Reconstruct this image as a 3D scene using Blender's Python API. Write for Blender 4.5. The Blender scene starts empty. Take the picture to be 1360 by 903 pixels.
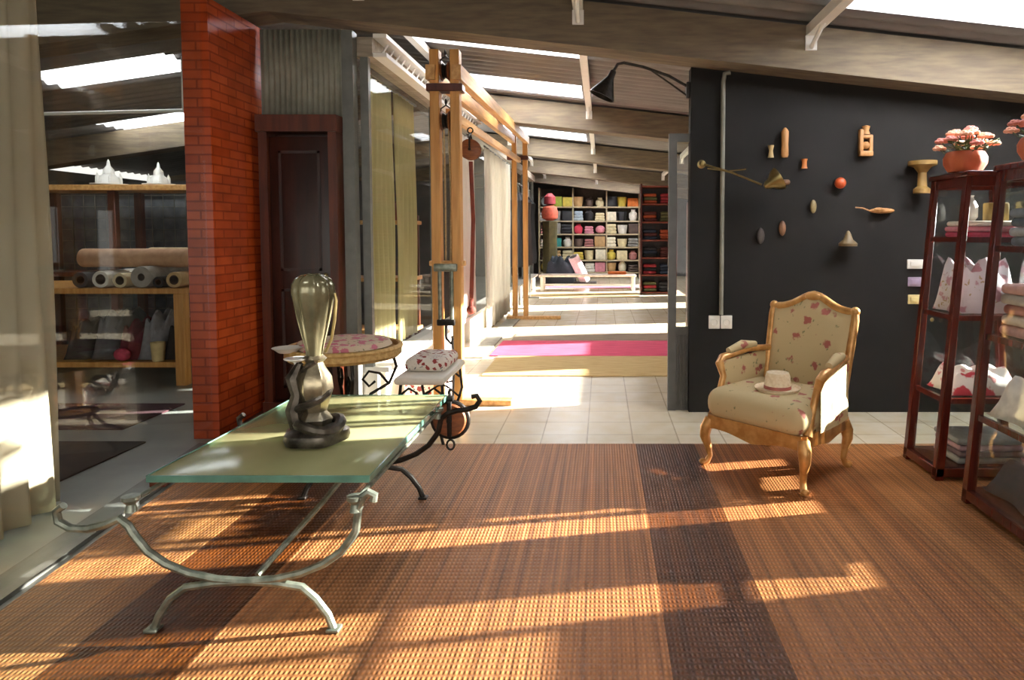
import bpy, bmesh, math, random
from mathutils import Vector, Matrix
random.seed(7)
PI = math.pi
S = bpy.context.scene
C = S.collection

# ------------------------------------------------------------ camera, world, sun, big lights, exposure
CAM_H = 1.35
PITCH = math.atan(47 / 900)
cam = bpy.data.cameras.new('camera'); cam_o = bpy.data.objects.new('camera', cam); C.objects.link(cam_o)
cam_o.location = (0, -0.1, CAM_H); cam_o.rotation_euler = (PI / 2 - PITCH, 0, 0)
cam.sensor_width = 36; cam.lens = 900 / 1360 * 36; cam.shift_x = -(800 - 680) / 1360; cam.shift_y = -(451 - 357) / 1360; cam.clip_end = 200
S.camera = cam_o
S.view_settings.view_transform = 'Standard'; S.view_settings.look = 'None'
S.view_settings.gamma = 1; S.view_settings.use_curve_mapping = False
EXPO = 0.3
S.view_settings.exposure = EXPO
S.cycles.use_denoising = True
S.cycles.max_bounces = 8; S.cycles.transparent_max_bounces = 24
S.cycles.sample_clamp_indirect = 6

W = bpy.data.worlds.new('daylight'); S.world = W; W.use_nodes = True
bg = W.node_tree.nodes['Background']; bg.inputs[0].default_value = (1, 0.95, 0.88, 1); bg.inputs[1].default_value = 1.0

SUN_DIR = Vector((-0.975, -0.195, -0.31))
sd = bpy.data.lights.new('sun', 'SUN'); sd.energy = 38; sd.angle = math.radians(0.6); sd.color = (1, 0.94, 0.88)
so = bpy.data.objects.new('sun', sd); C.objects.link(so); so.rotation_euler = SUN_DIR.to_track_quat('-Z', 'Y').to_euler()

def area(name, loc, size, energy, direction, color=(1, 1, 1)):
    l = bpy.data.lights.new(name, 'AREA'); l.shape = 'RECTANGLE'; l.size, l.size_y = size; l.energy = energy; l.color = color
    o = bpy.data.objects.new(name, l); C.objects.link(o); o.location = loc
    o.rotation_euler = Vector(direction).to_track_quat('-Z', 'Y').to_euler(); return o
area('curtain_fill', (-3.4, 10.9, 1.7), (2.2, 1.8), 110, (1, 0, -0.05), (1, 0.97, 0.92))  # added fill lamp behind the store wall, brightens the white curtains
area('camera_side_fill', (0.6, -2.6, 1.7), (5.0, 2.2), 62, (-0.1, 1, -0.05), (1, 0.95, 0.88))  # added fill lamp behind the camera for even light, no window modelled

# ------------------------------------------------------------ helpers
def lin(c):
    return tuple(((v / 12.92) if v <= 0.04045 else ((v + 0.055) / 1.055) ** 2.4) for v in c)
def hexc(h):
    return lin(tuple(int(h[i:i + 2], 16) / 255 for i in (0, 2, 4)))

MATS = {}
def mat(name, col, rough=0.6, metal=0.0, var=0.15, scale=12, bump=0.1, stretch=(1, 1, 1), spec=0.5, trans=0.0, col2=None):
    if name in MATS: return MATS[name]
    m = bpy.data.materials.new(name); m.use_nodes = True; N = m.node_tree.nodes; L = m.node_tree.links
    p = N['Principled BSDF']
    if isinstance(col, str): col = hexc(col)
    if isinstance(col2, str): col2 = hexc(col2)
    p.inputs['Roughness'].default_value = rough; p.inputs['Metallic'].default_value = metal
    p.inputs['Specular IOR Level'].default_value = spec; p.inputs['Transmission Weight'].default_value = trans
    tc = N.new('ShaderNodeTexCoord'); mp = N.new('ShaderNodeMapping'); mp.inputs['Scale'].default_value = stretch
    no = N.new('ShaderNodeTexNoise'); no.inputs['Scale'].default_value = scale; no.inputs['Detail'].default_value = 5
    L.new(tc.outputs['Object'], mp.inputs[0]); L.new(mp.outputs[0], no.inputs['Vector'])
    r = N.new('ShaderNodeValToRGB')
    a = tuple(max(0, c * (1 - var)) for c in col); b = tuple(min(1, c * (1 + var)) for c in (col2 or col))
    if col2: a = col; b = col2
    r.color_ramp.elements[0].color = (*a, 1); r.color_ramp.elements[1].color = (*b, 1)
    r.color_ramp.elements[0].position = 0.35; r.color_ramp.elements[1].position = 0.65
    L.new(no.outputs['Fac'], r.inputs[0]); L.new(r.outputs[0], p.inputs['Base Color'])
    if bump:
        bn = N.new('ShaderNodeBump'); bn.inputs['Strength'].default_value = bump; bn.inputs['Distance'].default_value = 0.01
        L.new(no.outputs['Fac'], bn.inputs['Height']); L.new(bn.outputs[0], p.inputs['Normal'])
    MATS[name] = m
    return m

def pane_mat(name, tint=(0.97, 0.985, 0.98), gloss=0.08, rough=0.02):
    m = bpy.data.materials.new(name); m.use_nodes = True; N = m.node_tree.nodes; L = m.node_tree.links
    N.remove(N['Principled BSDF']); out = N['Material Output']
    t = N.new('ShaderNodeBsdfTransparent'); t.inputs[0].default_value = (*tint, 1)
    g = N.new('ShaderNodeBsdfGlossy'); g.inputs['Roughness'].default_value = rough
    lw = N.new('ShaderNodeLayerWeight'); lw.inputs[0].default_value = 0.35
    mx = N.new('ShaderNodeMixShader'); ml = N.new('ShaderNodeMath'); ml.operation = 'MULTIPLY_ADD'
    ml.inputs[1].default_value = gloss; ml.inputs[2].default_value = 0.015
    L.new(lw.outputs['Fresnel'], ml.inputs[0]); L.new(ml.outputs[0], mx.inputs[0]); L.new(t.outputs[0], mx.inputs[1]); L.new(g.outputs[0], mx.inputs[2])
    L.new(mx.outputs[0], out.inputs[0]); MATS[name] = m; return m

def cloth_mat(name, col, translucency=0.5, transp=0.0, band=0.0):
    if isinstance(col, str): col = hexc(col)
    m = bpy.data.materials.new(name); m.use_nodes = True; N = m.node_tree.nodes; L = m.node_tree.links
    N.remove(N['Principled BSDF']); out = N['Material Output']
    d = N.new('ShaderNodeBsdfDiffuse'); t = N.new('ShaderNodeBsdfTranslucent'); mx = N.new('ShaderNodeMixShader'); mx.inputs[0].default_value = translucency
    tc = N.new('ShaderNodeTexCoord'); mp = N.new('ShaderNodeMapping'); mp.inputs['Scale'].default_value = (1, 1, 0.35)
    wv = N.new('ShaderNodeTexNoise'); wv.inputs['Scale'].default_value = 9
    L.new(tc.outputs['Object'], mp.inputs[0]); L.new(mp.outputs[0], wv.inputs['Vector'])
    r = N.new('ShaderNodeValToRGB'); r.color_ramp.elements[0].color = (*[c * 0.85 for c in col], 1); r.color_ramp.elements[1].color = (*col, 1)
    L.new(wv.outputs['Fac'], r.inputs[0])
    for n in (d, t): L.new(r.outputs[0], n.inputs[0])
    L.new(d.outputs[0], mx.inputs[1]); L.new(t.outputs[0], mx.inputs[2]); last = mx
    if transp:
        tr = N.new('ShaderNodeBsdfTransparent'); m2 = N.new('ShaderNodeMixShader'); m2.inputs[0].default_value = transp
        L.new(mx.outputs[0], m2.inputs[1]); L.new(tr.outputs[0], m2.inputs[2]); last = m2
    L.new(last.outputs[0], out.inputs[0]); MATS[name] = m; return m

class MB:
    def __init__(s): s.b = bmesh.new(); s.M = Matrix.Identity(4)
    def at(s, loc=(0, 0, 0), rot=(0, 0, 0)):
        from mathutils import Euler
        s.M = Matrix.Translation(loc) @ Euler(rot).to_matrix().to_4x4(); return s
    def V(s, p): return s.b.verts.new(s.M @ Vector(p))
    def face(s, vs):
        try: return s.b.faces.new(vs)
        except ValueError: return None
    def prism(s, pts8):
        v = [s.V(p) for p in pts8]
        for f in ((0, 3, 2, 1), (4, 5, 6, 7), (0, 1, 5, 4), (1, 2, 6, 5), (2, 3, 7, 6), (3, 0, 4, 7)): s.face([v[i] for i in f])
        return s
    def box(s, x0, x1, y0, y1, z0, z1):
        return s.prism([(x0, y0, z0), (x1, y0, z0), (x1, y1, z0), (x0, y1, z0), (x0, y0, z1), (x1, y0, z1), (x1, y1, z1), (x0, y1, z1)])
    def rbox(s, x0, x1, y0, y1, z0, z1, r=0.01, seg=2):
        t = bmesh.new(); bmesh.ops.create_cube(t, size=1)
        bmesh.ops.scale(t, verts=t.verts, vec=(x1 - x0, y1 - y0, z1 - z0))
        bmesh.ops.bevel(t, geom=list(t.edges), offset=min(r, (x1 - x0) * .45, (y1 - y0) * .45, (z1 - z0) * .45), segments=seg, affect='EDGES', profile=0.5)
        c = Vector(((x0 + x1) / 2, (y0 + y1) / 2, (z0 + z1) / 2))
        mp = {v: s.V(v.co + c) for v in t.verts}
        for f in t.faces: s.face([mp[v] for v in f.verts])
        t.free(); return s
    def tube(s, pts, r, n=8, closed=False, cap=True):
        pts = [Vector(p) for p in pts]; rs = r if isinstance(r, (list, tuple)) else [r] * len(pts)
        rings = []; up = None
        for i, p in enumerate(pts):
            if closed: d = pts[(i + 1) % len(pts)] - pts[i - 1]
            else: d = pts[min(i + 1, len(pts) - 1)] - pts[max(i - 1, 0)]
            d.normalize()
            if up is None:
                up = Vector((0, 0, 1)) if abs(d.z) < 0.9 else Vector((1, 0, 0))
            a = d.cross(up)
            if a.length < 1e-4: a = d.cross(Vector((0.3, 1, 0.2)))
            a.normalize(); b = a.cross(d).normalized(); up = b
            rings.append([s.V(p + (a * math.cos(2 * PI * k / n) + b * math.sin(2 * PI * k / n)) * rs[i]) for k in range(n)])
        m = len(rings)
        for i in range(m if closed else m - 1):
            A, B = rings[i], rings[(i + 1) % m]
            for k in range(n): s.face([A[k], A[(k + 1) % n], B[(k + 1) % n], B[k]])
        if cap and not closed: s.face(rings[0][::-1]); s.face(rings[-1])
        return s
    def lathe(s, prof, n=24, wob=None, cap=True):
        rings = []
        for i, (r, z) in enumerate(prof):
            rings.append([s.V(((r * (1 + (wob(k / n, i) if wob else 0))) * math.cos(2 * PI * k / n), (r * (1 + (wob(k / n, i) if wob else 0))) * math.sin(2 * PI * k / n), z)) for k in range(n)])
        for i in range(len(rings) - 1):
            for k in range(n): s.face([rings[i][k], rings[i][(k + 1) % n], rings[i + 1][(k + 1) % n], rings[i + 1][k]])
        if cap: s.face(rings[0][::-1]); s.face(rings[-1])
        return s
    def ball(s, c, r, n=10, sq=(1, 1, 1)):
        c = Vector(c); rings = []
        top = s.V(c + Vector((0, 0, r * sq[2]))); bot = s.V(c - Vector((0, 0, r * sq[2])))
        for i in range(1, n):
            a = PI * i / n
            rings.append([s.V(c + Vector((r * sq[0] * math.sin(a) * math.cos(2 * PI * k / (2 * n)), r * sq[1] * math.sin(a) * math.sin(2 * PI * k / (2 * n)), r * sq[2] * math.cos(a)))) for k in range(2 * n)])
        for k in range(2 * n):
            s.face([top, rings[0][k], rings[0][(k + 1) % (2 * n)]]); s.face([bot, rings[-1][(k + 1) % (2 * n)], rings[-1][k]])
            for i in range(len(rings) - 1): s.face([rings[i][k], rings[i + 1][k], rings[i + 1][(k + 1) % (2 * n)], rings[i][(k + 1) % (2 * n)]])
        return s
    def grid(s, nu, nv, fn):
        g = [[s.V(fn(i / nu, j / nv)) for j in range(nv + 1)] for i in range(nu + 1)]
        for i in range(nu):
            for j in range(nv): s.face([g[i][j], g[i + 1][j], g[i + 1][j + 1], g[i][j + 1]])
        return s
    def build(s, name, m, parent=None, smooth=True, solid=0):
        bmesh.ops.recalc_face_normals(s.b, faces=s.b.faces)
        me = bpy.data.meshes.new(name); s.b.to_mesh(me); s.b.free()
        me.materials.append(m)
        o = bpy.data.objects.new(name, me); C.objects.link(o)
        if smooth:
            for p in me.polygons: p.use_smooth = True
            me.set_sharp_from_angle(angle=math.radians(38))
        if parent: o.parent = parent
        if solid:
            md = o.modifiers.new('thickness', 'SOLIDIFY'); md.thickness = solid; md.offset = 0
        return o

def thing(name, label, cat, loc=(0, 0, 0), rz=0, group=None):
    o = bpy.data.objects.new(name, None); C.objects.link(o); o.empty_display_size = 0.05
    o.location = loc; o.rotation_euler = (0, 0, rz); o['label'] = label; o['category'] = cat
    if group: o['group'] = group
    return o
def tag(o, label, cat, group=None, loc=None, rz=None):
    o['label'] = label; o['category'] = cat
    if group: o['group'] = group
    if loc is not None: o.location = loc
    if rz is not None: o.rotation_euler.z = rz
    return o
def struct(o): o['kind'] = 'structure'; return o
def dup(r, loc, rz=None, label=None):
    n = r.copy(); C.objects.link(n); n.location = loc
    if rz is not None: n.rotation_euler = (0, 0, rz)
    if label: n['label'] = label
    for ch in list(r.children):
        c = ch.copy(); C.objects.link(c); c.parent = n
        for g in list(ch.children):
            d = g.copy(); C.objects.link(d); d.parent = c
    return n
def arc(cx, cz, r, a0, a1, n, y=0, plane='xz', rz=None):
    rz = rz or r
    P = []
    for i in range(n + 1):
        a = math.radians(a0 + (a1 - a0) * i / n)
        P.append((cx + r * math.cos(a), y, cz + rz * math.sin(a)))
    return P

# ------------------------------------------------------------ special materials
def rug_mat():
    m = bpy.data.materials.new('striped_reed_rug'); m.use_nodes = True; N = m.node_tree.nodes; L = m.node_tree.links; p = N['Principled BSDF']
    tc = N.new('ShaderNodeTexCoord'); sp = N.new('ShaderNodeSeparateXYZ'); L.new(tc.outputs['Object'], sp.inputs[0])
    mr = N.new('ShaderNodeMapRange'); mr.inputs[1].default_value = -2.6; mr.inputs[2].default_value = 3.4
    L.new(sp.outputs['X'], mr.inputs[0])
    r = N.new('ShaderNodeValToRGB'); r.color_ramp.interpolation = 'CONSTANT'
    def f(x): return (x + 2.6) / 6.0
    A, B = hexc('9c6b44'), hexc('4a2d19'); Cc = hexc('a6744a')
    B = hexc('57300f'); els = [(-2.6, hexc('9a6c42')), (-1.72, B), (-1.3, A), (-0.75, hexc('a87148')), (0.2, B), (0.57, hexc('a06a40')), (1.4, Cc)]
    r.color_ramp.elements[0].position = 0; r.color_ramp.elements[0].color = (*els[0][1], 1)
    r.color_ramp.elements.remove(r.color_ramp.elements[1])
    for x, c in els[1:]:
        e = r.color_ramp.elements.new(f(x)); e.color = (*c, 1)
    L.new(mr.outputs[0], r.inputs[0])
    # streaks along y
    mp = N.new('ShaderNodeMapping'); mp.inputs['Scale'].default_value = (42, 0.5, 1); L.new(tc.outputs['Object'], mp.inputs[0])
    no = N.new('ShaderNodeTexNoise'); no.inputs['Scale'].default_value = 1.0; no.inputs['Detail'].default_value = 4; L.new(mp.outputs[0], no.inputs['Vector'])
    # reeds: bands along x, cross threads along y
    wx = N.new('ShaderNodeTexWave'); wx.bands_direction = 'X'; wx.inputs['Scale'].default_value = 20; wx.inputs['Distortion'].default_value = 0.3
    wy = N.new('ShaderNodeTexWave'); wy.bands_direction = 'Y'; wy.inputs['Scale'].default_value = 11; wy.inputs['Distortion'].default_value = 0.4
    for w in (wx, wy): L.new(tc.outputs['Object'], w.inputs['Vector'])
    mu = N.new('ShaderNodeMath'); mu.operation = 'MULTIPLY'; L.new(wx.outputs['Fac'], mu.inputs[0]); L.new(wy.outputs['Fac'], mu.inputs[1])
    mx = N.new('ShaderNodeMix'); mx.data_type = 'RGBA'; mx.blend_type = 'MULTIPLY'; mx.inputs[0].default_value = 1
    rr = N.new('ShaderNodeValToRGB'); rr.color_ramp.elements[0].position = 0.3; rr.color_ramp.elements[0].color = (0.42, 0.36, 0.3, 1)
    rr.color_ramp.elements[1].position = 0.7; rr.color_ramp.elements[1].color = (1.35, 1.3, 1.2, 1)
    L.new(no.outputs['Fac'], rr.inputs[0]); L.new(r.outputs[0], mx.inputs[6]); L.new(rr.outputs[0], mx.inputs[7])
    m2 = N.new('ShaderNodeMix'); m2.data_type = 'RGBA'; m2.blend_type = 'MULTIPLY'; m2.inputs[0].default_value = 0.55
    r2 = N.new('ShaderNodeValToRGB'); r2.color_ramp.elements[0].color = (0.5, 0.48, 0.45, 1); r2.color_ramp.elements[1].color = (1.3, 1.25, 1.2, 1)
    L.new(mu.outputs[0], r2.inputs[0]); L.new(mx.outputs[2], m2.inputs[6]); L.new(r2.outputs[0], m2.inputs[7])
    L.new(m2.outputs[2], p.inputs['Base Color']); p.inputs['Roughness'].default_value = 0.42; p.inputs['Specular IOR Level'].default_value = 0.25
    bn = N.new('ShaderNodeBump'); bn.inputs['Strength'].default_value = 0.5; bn.inputs['Distance'].default_value = 0.006
    L.new(mu.outputs[0], bn.inputs['Height']); L.new(bn.outputs[0], p.inputs['Normal'])
    return m
def brick_mat(name, c1, c2, mort, sx, sy, size=0.012, rough=0.3, mode='wall', offset=0.5, bump=0.3, off=(0, 0, 0)):
    m = bpy.data.materials.new(name); m.use_nodes = True; N = m.node_tree.nodes; L = m.node_tree.links; p = N['Principled BSDF']
    tc = N.new('ShaderNodeTexCoord'); br = N.new('ShaderNodeTexBrick')
    if mode == 'wall':
        sp = N.new('ShaderNodeSeparateXYZ'); L.new(tc.outputs['Object'], sp.inputs[0]); ad = N.new('ShaderNodeMath'); L.new(sp.outputs[0], ad.inputs[0]); L.new(sp.outputs[1], ad.inputs[1])
        cb = N.new('ShaderNodeCombineXYZ'); L.new(ad.outputs[0], cb.inputs[0]); L.new(sp.outputs[2], cb.inputs[1]); L.new(cb.outputs[0], br.inputs['Vector'])
    else:
        mp = N.new('ShaderNodeMapping'); mp.inputs['Location'].default_value = off
        L.new(tc.outputs['Object'], mp.inputs[0]); L.new(mp.outputs[0], br.inputs['Vector'])
    br.offset = offset; br.inputs['Scale'].default_value = 1; br.inputs['Brick Width'].default_value = sx; br.inputs['Row Height'].default_value = sy
    br.inputs['Mortar Size'].default_value = size
    br.inputs['Color1'].default_value = (*hexc(c1), 1); br.inputs['Color2'].default_value = (*hexc(c2), 1); br.inputs['Mortar'].default_value = (*hexc(mort), 1)
    no = N.new('ShaderNodeTexNoise'); no.inputs['Scale'].default_value = 6; L.new(tc.outputs['Object'], no.inputs['Vector'])
    mx = N.new('ShaderNodeMix'); mx.data_type = 'RGBA'; mx.blend_type = 'OVERLAY'; mx.inputs[0].default_value = 0.4
    L.new(br.outputs['Color'], mx.inputs[6]); L.new(no.outputs['Fac'], mx.inputs[7]); L.new(mx.outputs[2], p.inputs['Base Color'])
    p.inputs['Roughness'].default_value = rough
    bn = N.new('ShaderNodeBump'); bn.inputs['Strength'].default_value = bump; bn.inputs['Distance'].default_value = 0.006; bn.invert = True
    L.new(br.outputs['Fac'], bn.inputs['Height']); L.new(bn.outputs[0], p.inputs['Normal'])
    return m
def floral_mat(name, base, flower, scale=9, thr=0.32, leaf='7d7a52'):
    m = bpy.data.materials.new(name); m.use_nodes = True; N = m.node_tree.nodes; L = m.node_tree.links; p = N['Principled BSDF']
    tc = N.new('ShaderNodeTexCoord'); no = N.new('ShaderNodeTexNoise'); no.inputs['Scale'].default_value = 30
    L.new(tc.outputs['Object'], no.inputs['Vector'])
    ds = N.new('ShaderNodeMix'); ds.data_type = 'RGBA'; ds.inputs[0].default_value = 0.06; L.new(tc.outputs['Object'], ds.inputs[6]); L.new(no.outputs['Color'], ds.inputs[7])
    def lay(sc, th, c, prev):
        v = N.new('ShaderNodeTexVoronoi'); v.inputs['Scale'].default_value = sc; v.inputs['Randomness'].default_value = 0.9; L.new(ds.outputs[2], v.inputs['Vector'])
        r = N.new('ShaderNodeValToRGB'); r.color_ramp.elements[0].position = th; r.color_ramp.elements[0].color = (1, 1, 1, 1)
        r.color_ramp.elements[1].position = th + 0.08; r.color_ramp.elements[1].color = (0, 0, 0, 1); L.new(v.outputs['Distance'], r.inputs[0])
        x = N.new('ShaderNodeMix'); x.data_type = 'RGBA'; L.new(r.outputs[0], x.inputs[0])
        if isinstance(prev, tuple): x.inputs[6].default_value = (*prev, 1)
        else: L.new(prev, x.inputs[6])
        x.inputs[7].default_value = (*hexc(c), 1); return x.outputs[2]
    a = lay(scale * 1.7, thr * 0.55, leaf, hexc(base)); b = lay(scale, thr, flower, a)
    L.new(b, p.inputs['Base Color']); p.inputs['Roughness'].default_value = 0.8
    bn = N.new('ShaderNodeBump'); bn.inputs['Strength'].default_value = 0.15; bn.inputs['Distance'].default_value = 0.004; L.new(no.outputs['Fac'], bn.inputs['Height']); L.new(bn.outputs[0], p.inputs['Normal'])
    MATS[name] = m; return m

M_rug = rug_mat()
M_tile = brick_mat('cream_floor_tiles', 'e6dac0', 'dccfb4', 'b9ab92', 0.3, 0.3, 0.005, 0.25, 'floor', 0.0, 0.2, (0.1, 0.1, 0))
M_brick = brick_mat('orange_painted_bricks', 'b34a1e', '9c3a16', '8a3414', 0.2, 0.06, 0.006, 0.25)
M_conc = mat('weathered_concrete', '8d8272', 0.8, col2='a89c89', scale=5, bump=0.3, stretch=(1, 6, 6))
M_beam = mat('board_marked_concrete_beam', '5e5142', 0.8, col2='75664f', scale=5, bump=0.2, stretch=(0.8, 5, 6))
M_roof = mat('grey_fibre_cement_sheet', '6f6a66', 0.7, col2='7a7570', scale=3, bump=0.05)
M_greyfloor = mat('pale_grey_concrete_floor', '8a8d88', 0.35, col2='a0a39c', scale=2.5, bump=0.05)
M_dark = mat('charcoal_wall_paint', '181613', 0.85, col2='1e1b18', scale=3, bump=0.03, spec=.2)
M_roomdark = mat('dark_back_room_wall', '3a3835', 0.8, col2='4a4844', scale=3)
M_white = mat('white_enamel', 'e9e6de', 0.4, var=0.03, bump=0)
M_steel = mat('painted_grey_steel', '6f706a', 0.45, 0.3, var=0.12)
M_steeld = mat('dark_grey_steel', '4d4c48', 0.5, 0.3, var=0.12)
M_pine = mat('honey_pine', 'b87f3c', 0.45, col2='d09a54', scale=3, stretch=(10, 10, 0.8))
M_pineh = mat('honey_pine_horizontal', 'b9854a', 0.45, col2='d8a868', scale=3, stretch=(10, 0.8, 10))
M_mahog = mat('dark_red_mahogany', '3c1009', 0.25, col2='541a0e', scale=4, stretch=(8, 8, 0.8))
M_ddoor = mat('dark_brown_panel', '1e0c07', 0.35, col2='341409', scale=3, stretch=(8, 8, 0.7))
M_dframe = mat('red_brown_door_frame', '431c0d', 0.35, col2='5c2a15', scale=3, stretch=(8, 8, 0.7))
M_gilt = mat('antique_gilt_wood', 'a8743a', 0.35, 0.35, col2='c9985a', scale=18, bump=0.25)
M_floral = floral_mat('cream_floral_tapestry', 'bca77c', '9a5548', 11, 0.2)
M_floral2 = floral_mat('pink_flowered_cushion', 'cdb79a', 'c26a7a', 16, 0.35)
M_iron = mat('grey_patinated_iron', '6e7468', 0.4, 0.7, col2='969a8b', scale=25, bump=0.3)
M_irond = mat('dark_wrought_iron', '2b2723', 0.45, 0.7, var=0.3, scale=30, bump=0.3)
M_rust = mat('weathered_pulley_wood', '6b3a1c', 0.5, col2='8c5229', scale=14, stretch=(1, 1, 5))
M_brass = mat('aged_brass', '9c8a5c', 0.3, 0.9, var=0.2)
M_pewter = mat('tarnished_pewter', '6c6453', 0.28, 0.85, col2='a89c80', scale=14, bump=0.35)
M_pewterd = mat('dark_tarnished_metal', '2e2a25', 0.35, 0.8, col2='6a6358', scale=16, bump=0.4)
M_terra = mat('terracotta_clay', 'a9502a', 0.6, col2='bb6238', scale=10)
M_leaf = mat('green_leaf', '3f5426', 0.6, var=0.3)
M_petal = mat('salmon_petal', 'dd9670', 0.6, col2='eec0a0', scale=20)
M_rope = mat('hemp_rope', 'b39d74', 0.9, var=0.2, scale=60, bump=0.4)
M_straw = mat('woven_wicker', 'a9854b', 0.7, col2='c6a468', scale=40, bump=0.5)
M_pane = pane_mat('clear_window_glass')
M_pane_ref = pane_mat('reflective_window_glass', (0.96, 0.98, 0.97), 0.06)
M_sheer = cloth_mat('sheer_linen_curtain', 'd2c5ac', 0.35, 0.08)
M_cream = cloth_mat('cream_linen_curtain', 'cfc697', 0.5)
M_whitec = cloth_mat('white_cotton_curtain', 'f6f1e6', 0.55)
def glass_mat():
    m = bpy.data.materials.new('green_tinted_thick_glass'); m.use_nodes = True; N = m.node_tree.nodes; L = m.node_tree.links; p = N['Principled BSDF']
    p.inputs['Base Color'].default_value = (0.62, 0.80, 0.66, 1); p.inputs['Roughness'].default_value = 0.06; p.inputs['IOR'].default_value = 1.5
    p.inputs['Transmission Weight'].default_value = 0.72; p.inputs['Specular IOR Level'].default_value = 0.9
    tr = N.new('ShaderNodeTexNoise'); tr.inputs['Scale'].default_value = 30
    bn = N.new('ShaderNodeBump'); bn.inputs['Strength'].default_value = 0.05; L.new(tr.outputs['Fac'], bn.inputs['Height']); L.new(bn.outputs[0], p.inputs['Normal'])
    return m
def glass_mat2():
    m = bpy.data.materials.new('green_tinted_dusty_glass'); m.use_nodes = True; N = m.node_tree.nodes; L = m.node_tree.links; p = N['Principled BSDF']
    p.inputs['Base Color'].default_value = (*hexc('a9a678'), 1); p.inputs['Roughness'].default_value = 0.14; p.inputs['Specular IOR Level'].default_value = 0.25
    t = N.new('ShaderNodeBsdfTransparent'); t.inputs[0].default_value = (0.78, 0.88, 0.76, 1); x = N.new('ShaderNodeMixShader')
    no = N.new('ShaderNodeTexNoise'); no.inputs['Scale'].default_value = 3; r = N.new('ShaderNodeMapRange'); r.inputs[1].default_value = .35; r.inputs[2].default_value = .65; r.inputs[3].default_value = .68; r.inputs[4].default_value = .78
    L.new(no.outputs['Fac'], r.inputs[0]); L.new(r.outputs[0], x.inputs[0]); L.new(t.outputs[0], x.inputs[1]); L.new(p.outputs[0], x.inputs[2]); L.new(x.outputs[0], N['Material Output'].inputs[0])
    return m
M_tglass = glass_mat2(); M_gedge = mat('pale_green_glass_edge', '56806f', 0.1, var=.3, scale=6, bump=0, spec=.9)
def skylight_mat():
    m = bpy.data.materials.new('translucent_corrugated_panel'); m.use_nodes = True; N = m.node_tree.nodes; L = m.node_tree.links
    N.remove(N['Principled BSDF']); t = N.new('ShaderNodeBsdfTransparent'); t.inputs[0].default_value = (0.9, 0.93, 0.95, 1)
    d = N.new('ShaderNodeBsdfTranslucent'); d.inputs[0].default_value = (0.9, 0.92, 0.95, 1); x = N.new('ShaderNodeMixShader'); x.inputs[0].default_value = 0.93
    L.new(t.outputs[0], x.inputs[1]); L.new(d.outputs[0], x.inputs[2]); L.new(x.outputs[0], N['Material Output'].inputs[0]); return m
M_sky = skylight_mat()

# ------------------------------------------------------------ setting: floor
struct(MB().box(-1.9, 3.5, -3.2, 21.6, -0.12, 0).build('floor', M_tile, smooth=False))
struct(MB().box(-8.2, -1.9, -3.2, 21.6, -0.12, -0.0).build('floor', M_greyfloor, smooth=False))
# threshold under the long glass wall (follows the slanting rug edge)
def glx(y): return -1.94 - 0.13 * y           # glass line, x at a given y
struct(MB().prism([(glx(-3) - .09, -3, 0), (glx(-3) + .05, -3, 0), (glx(4.15) + .05, 4.15, 0), (glx(4.15) - .09, 4.15, 0),
                   (glx(-3) - .09, -3, .02), (glx(-3) + .05, -3, .02), (glx(4.15) + .05, 4.15, .02), (glx(4.15) - .09, 4.15, .02)]).build('trim_1', M_steel, smooth=False))
# roof planes
def zb(x): return 2.65 - 0.108 * x if x > -2.35 else 2.904 + 0.144 * (x + 2.35) # beam underside
def zr(x): return 3.01 - 0.108 * x if x > -2.35 else 3.264 + 0.144 * (x + 2.35)  # roof underside
def corr(x0, x1, y0, y1, name, m, parent=None, dz=0.0):
    b = MB(); n = max(4, int((y1 - y0) / 0.022)); xs = [x0, x1]
    if x0 < -2.35 < x1: xs = [x0, -2.35, x1]
    for s_ in range(len(xs) - 1):
        a_, b_ = xs[s_], xs[s_ + 1]
        b.grid(1, n, lambda u, v: (a_ + (b_ - a_) * u, y0 + (y1 - y0) * v, zr(a_ + (b_ - a_) * u) + dz + 0.024 * math.sin(2 * PI * (y0 + (y1 - y0) * v) / 0.17)))
    return b.build(name, m, parent, solid=0.006)
SKY = [(1.58, 3.5, 3.45, 4.39), (-1.72, -0.21, 5.75, 6.41), (-1.72, -0.24, 7.72, 8.38), (-1.72, -0.28, 11.46, 12.2), (-1.72, -0.28, 15.3, 16.0),
       (-5.4, -4.03, 6.22, 6.8), (-6.2, -4.5, 8.27, 9.0), (-1.7, 1.4, 18.6, 19.4), (-1.4, 0.2, 0.6, 1.4)]  # store room pair stands in for the roof reflected in the glass wall
ys = sorted({-3.2, 21.6} | {s[2] for s in SKY} | {s[3] for s in SKY})
n_roof = 0
for a, b in zip(ys, ys[1:]):
    holes = sorted((s[0], s[1]) for s in SKY if s[2] <= a + 1e-6 and s[3] >= b - 1e-6)
    x = -8.2
    for h0, h1 in holes:
        if h0 > x: struct(corr(x, h0, a, b, 'ceiling', M_roof))
        x = h1
    if x < 3.5: struct(corr(x, 3.5, a, b, 'ceiling', M_roof))
for i, (x0, x1, y0, y1) in enumerate(SKY):
    struct(corr(x0, x1, y0, y1, 'window_%d' % (i + 1), M_sky))
    xm = (x0 + x1) / 2; sl = -0.108 if xm > -2.35 else 0.144
    area('skylight_daylight', (xm, (y0 + y1) / 2, zr(xm) + 0.14), (x1 - x0, y1 - y0), (150 if y0 > 18 else 30 if x0 < -3 else 92) * (x1 - x0) * (y1 - y0), (sl, 0, -1), (0.97, 0.98, 1)).rotation_euler = (0, math.atan(-sl), 0)

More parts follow.
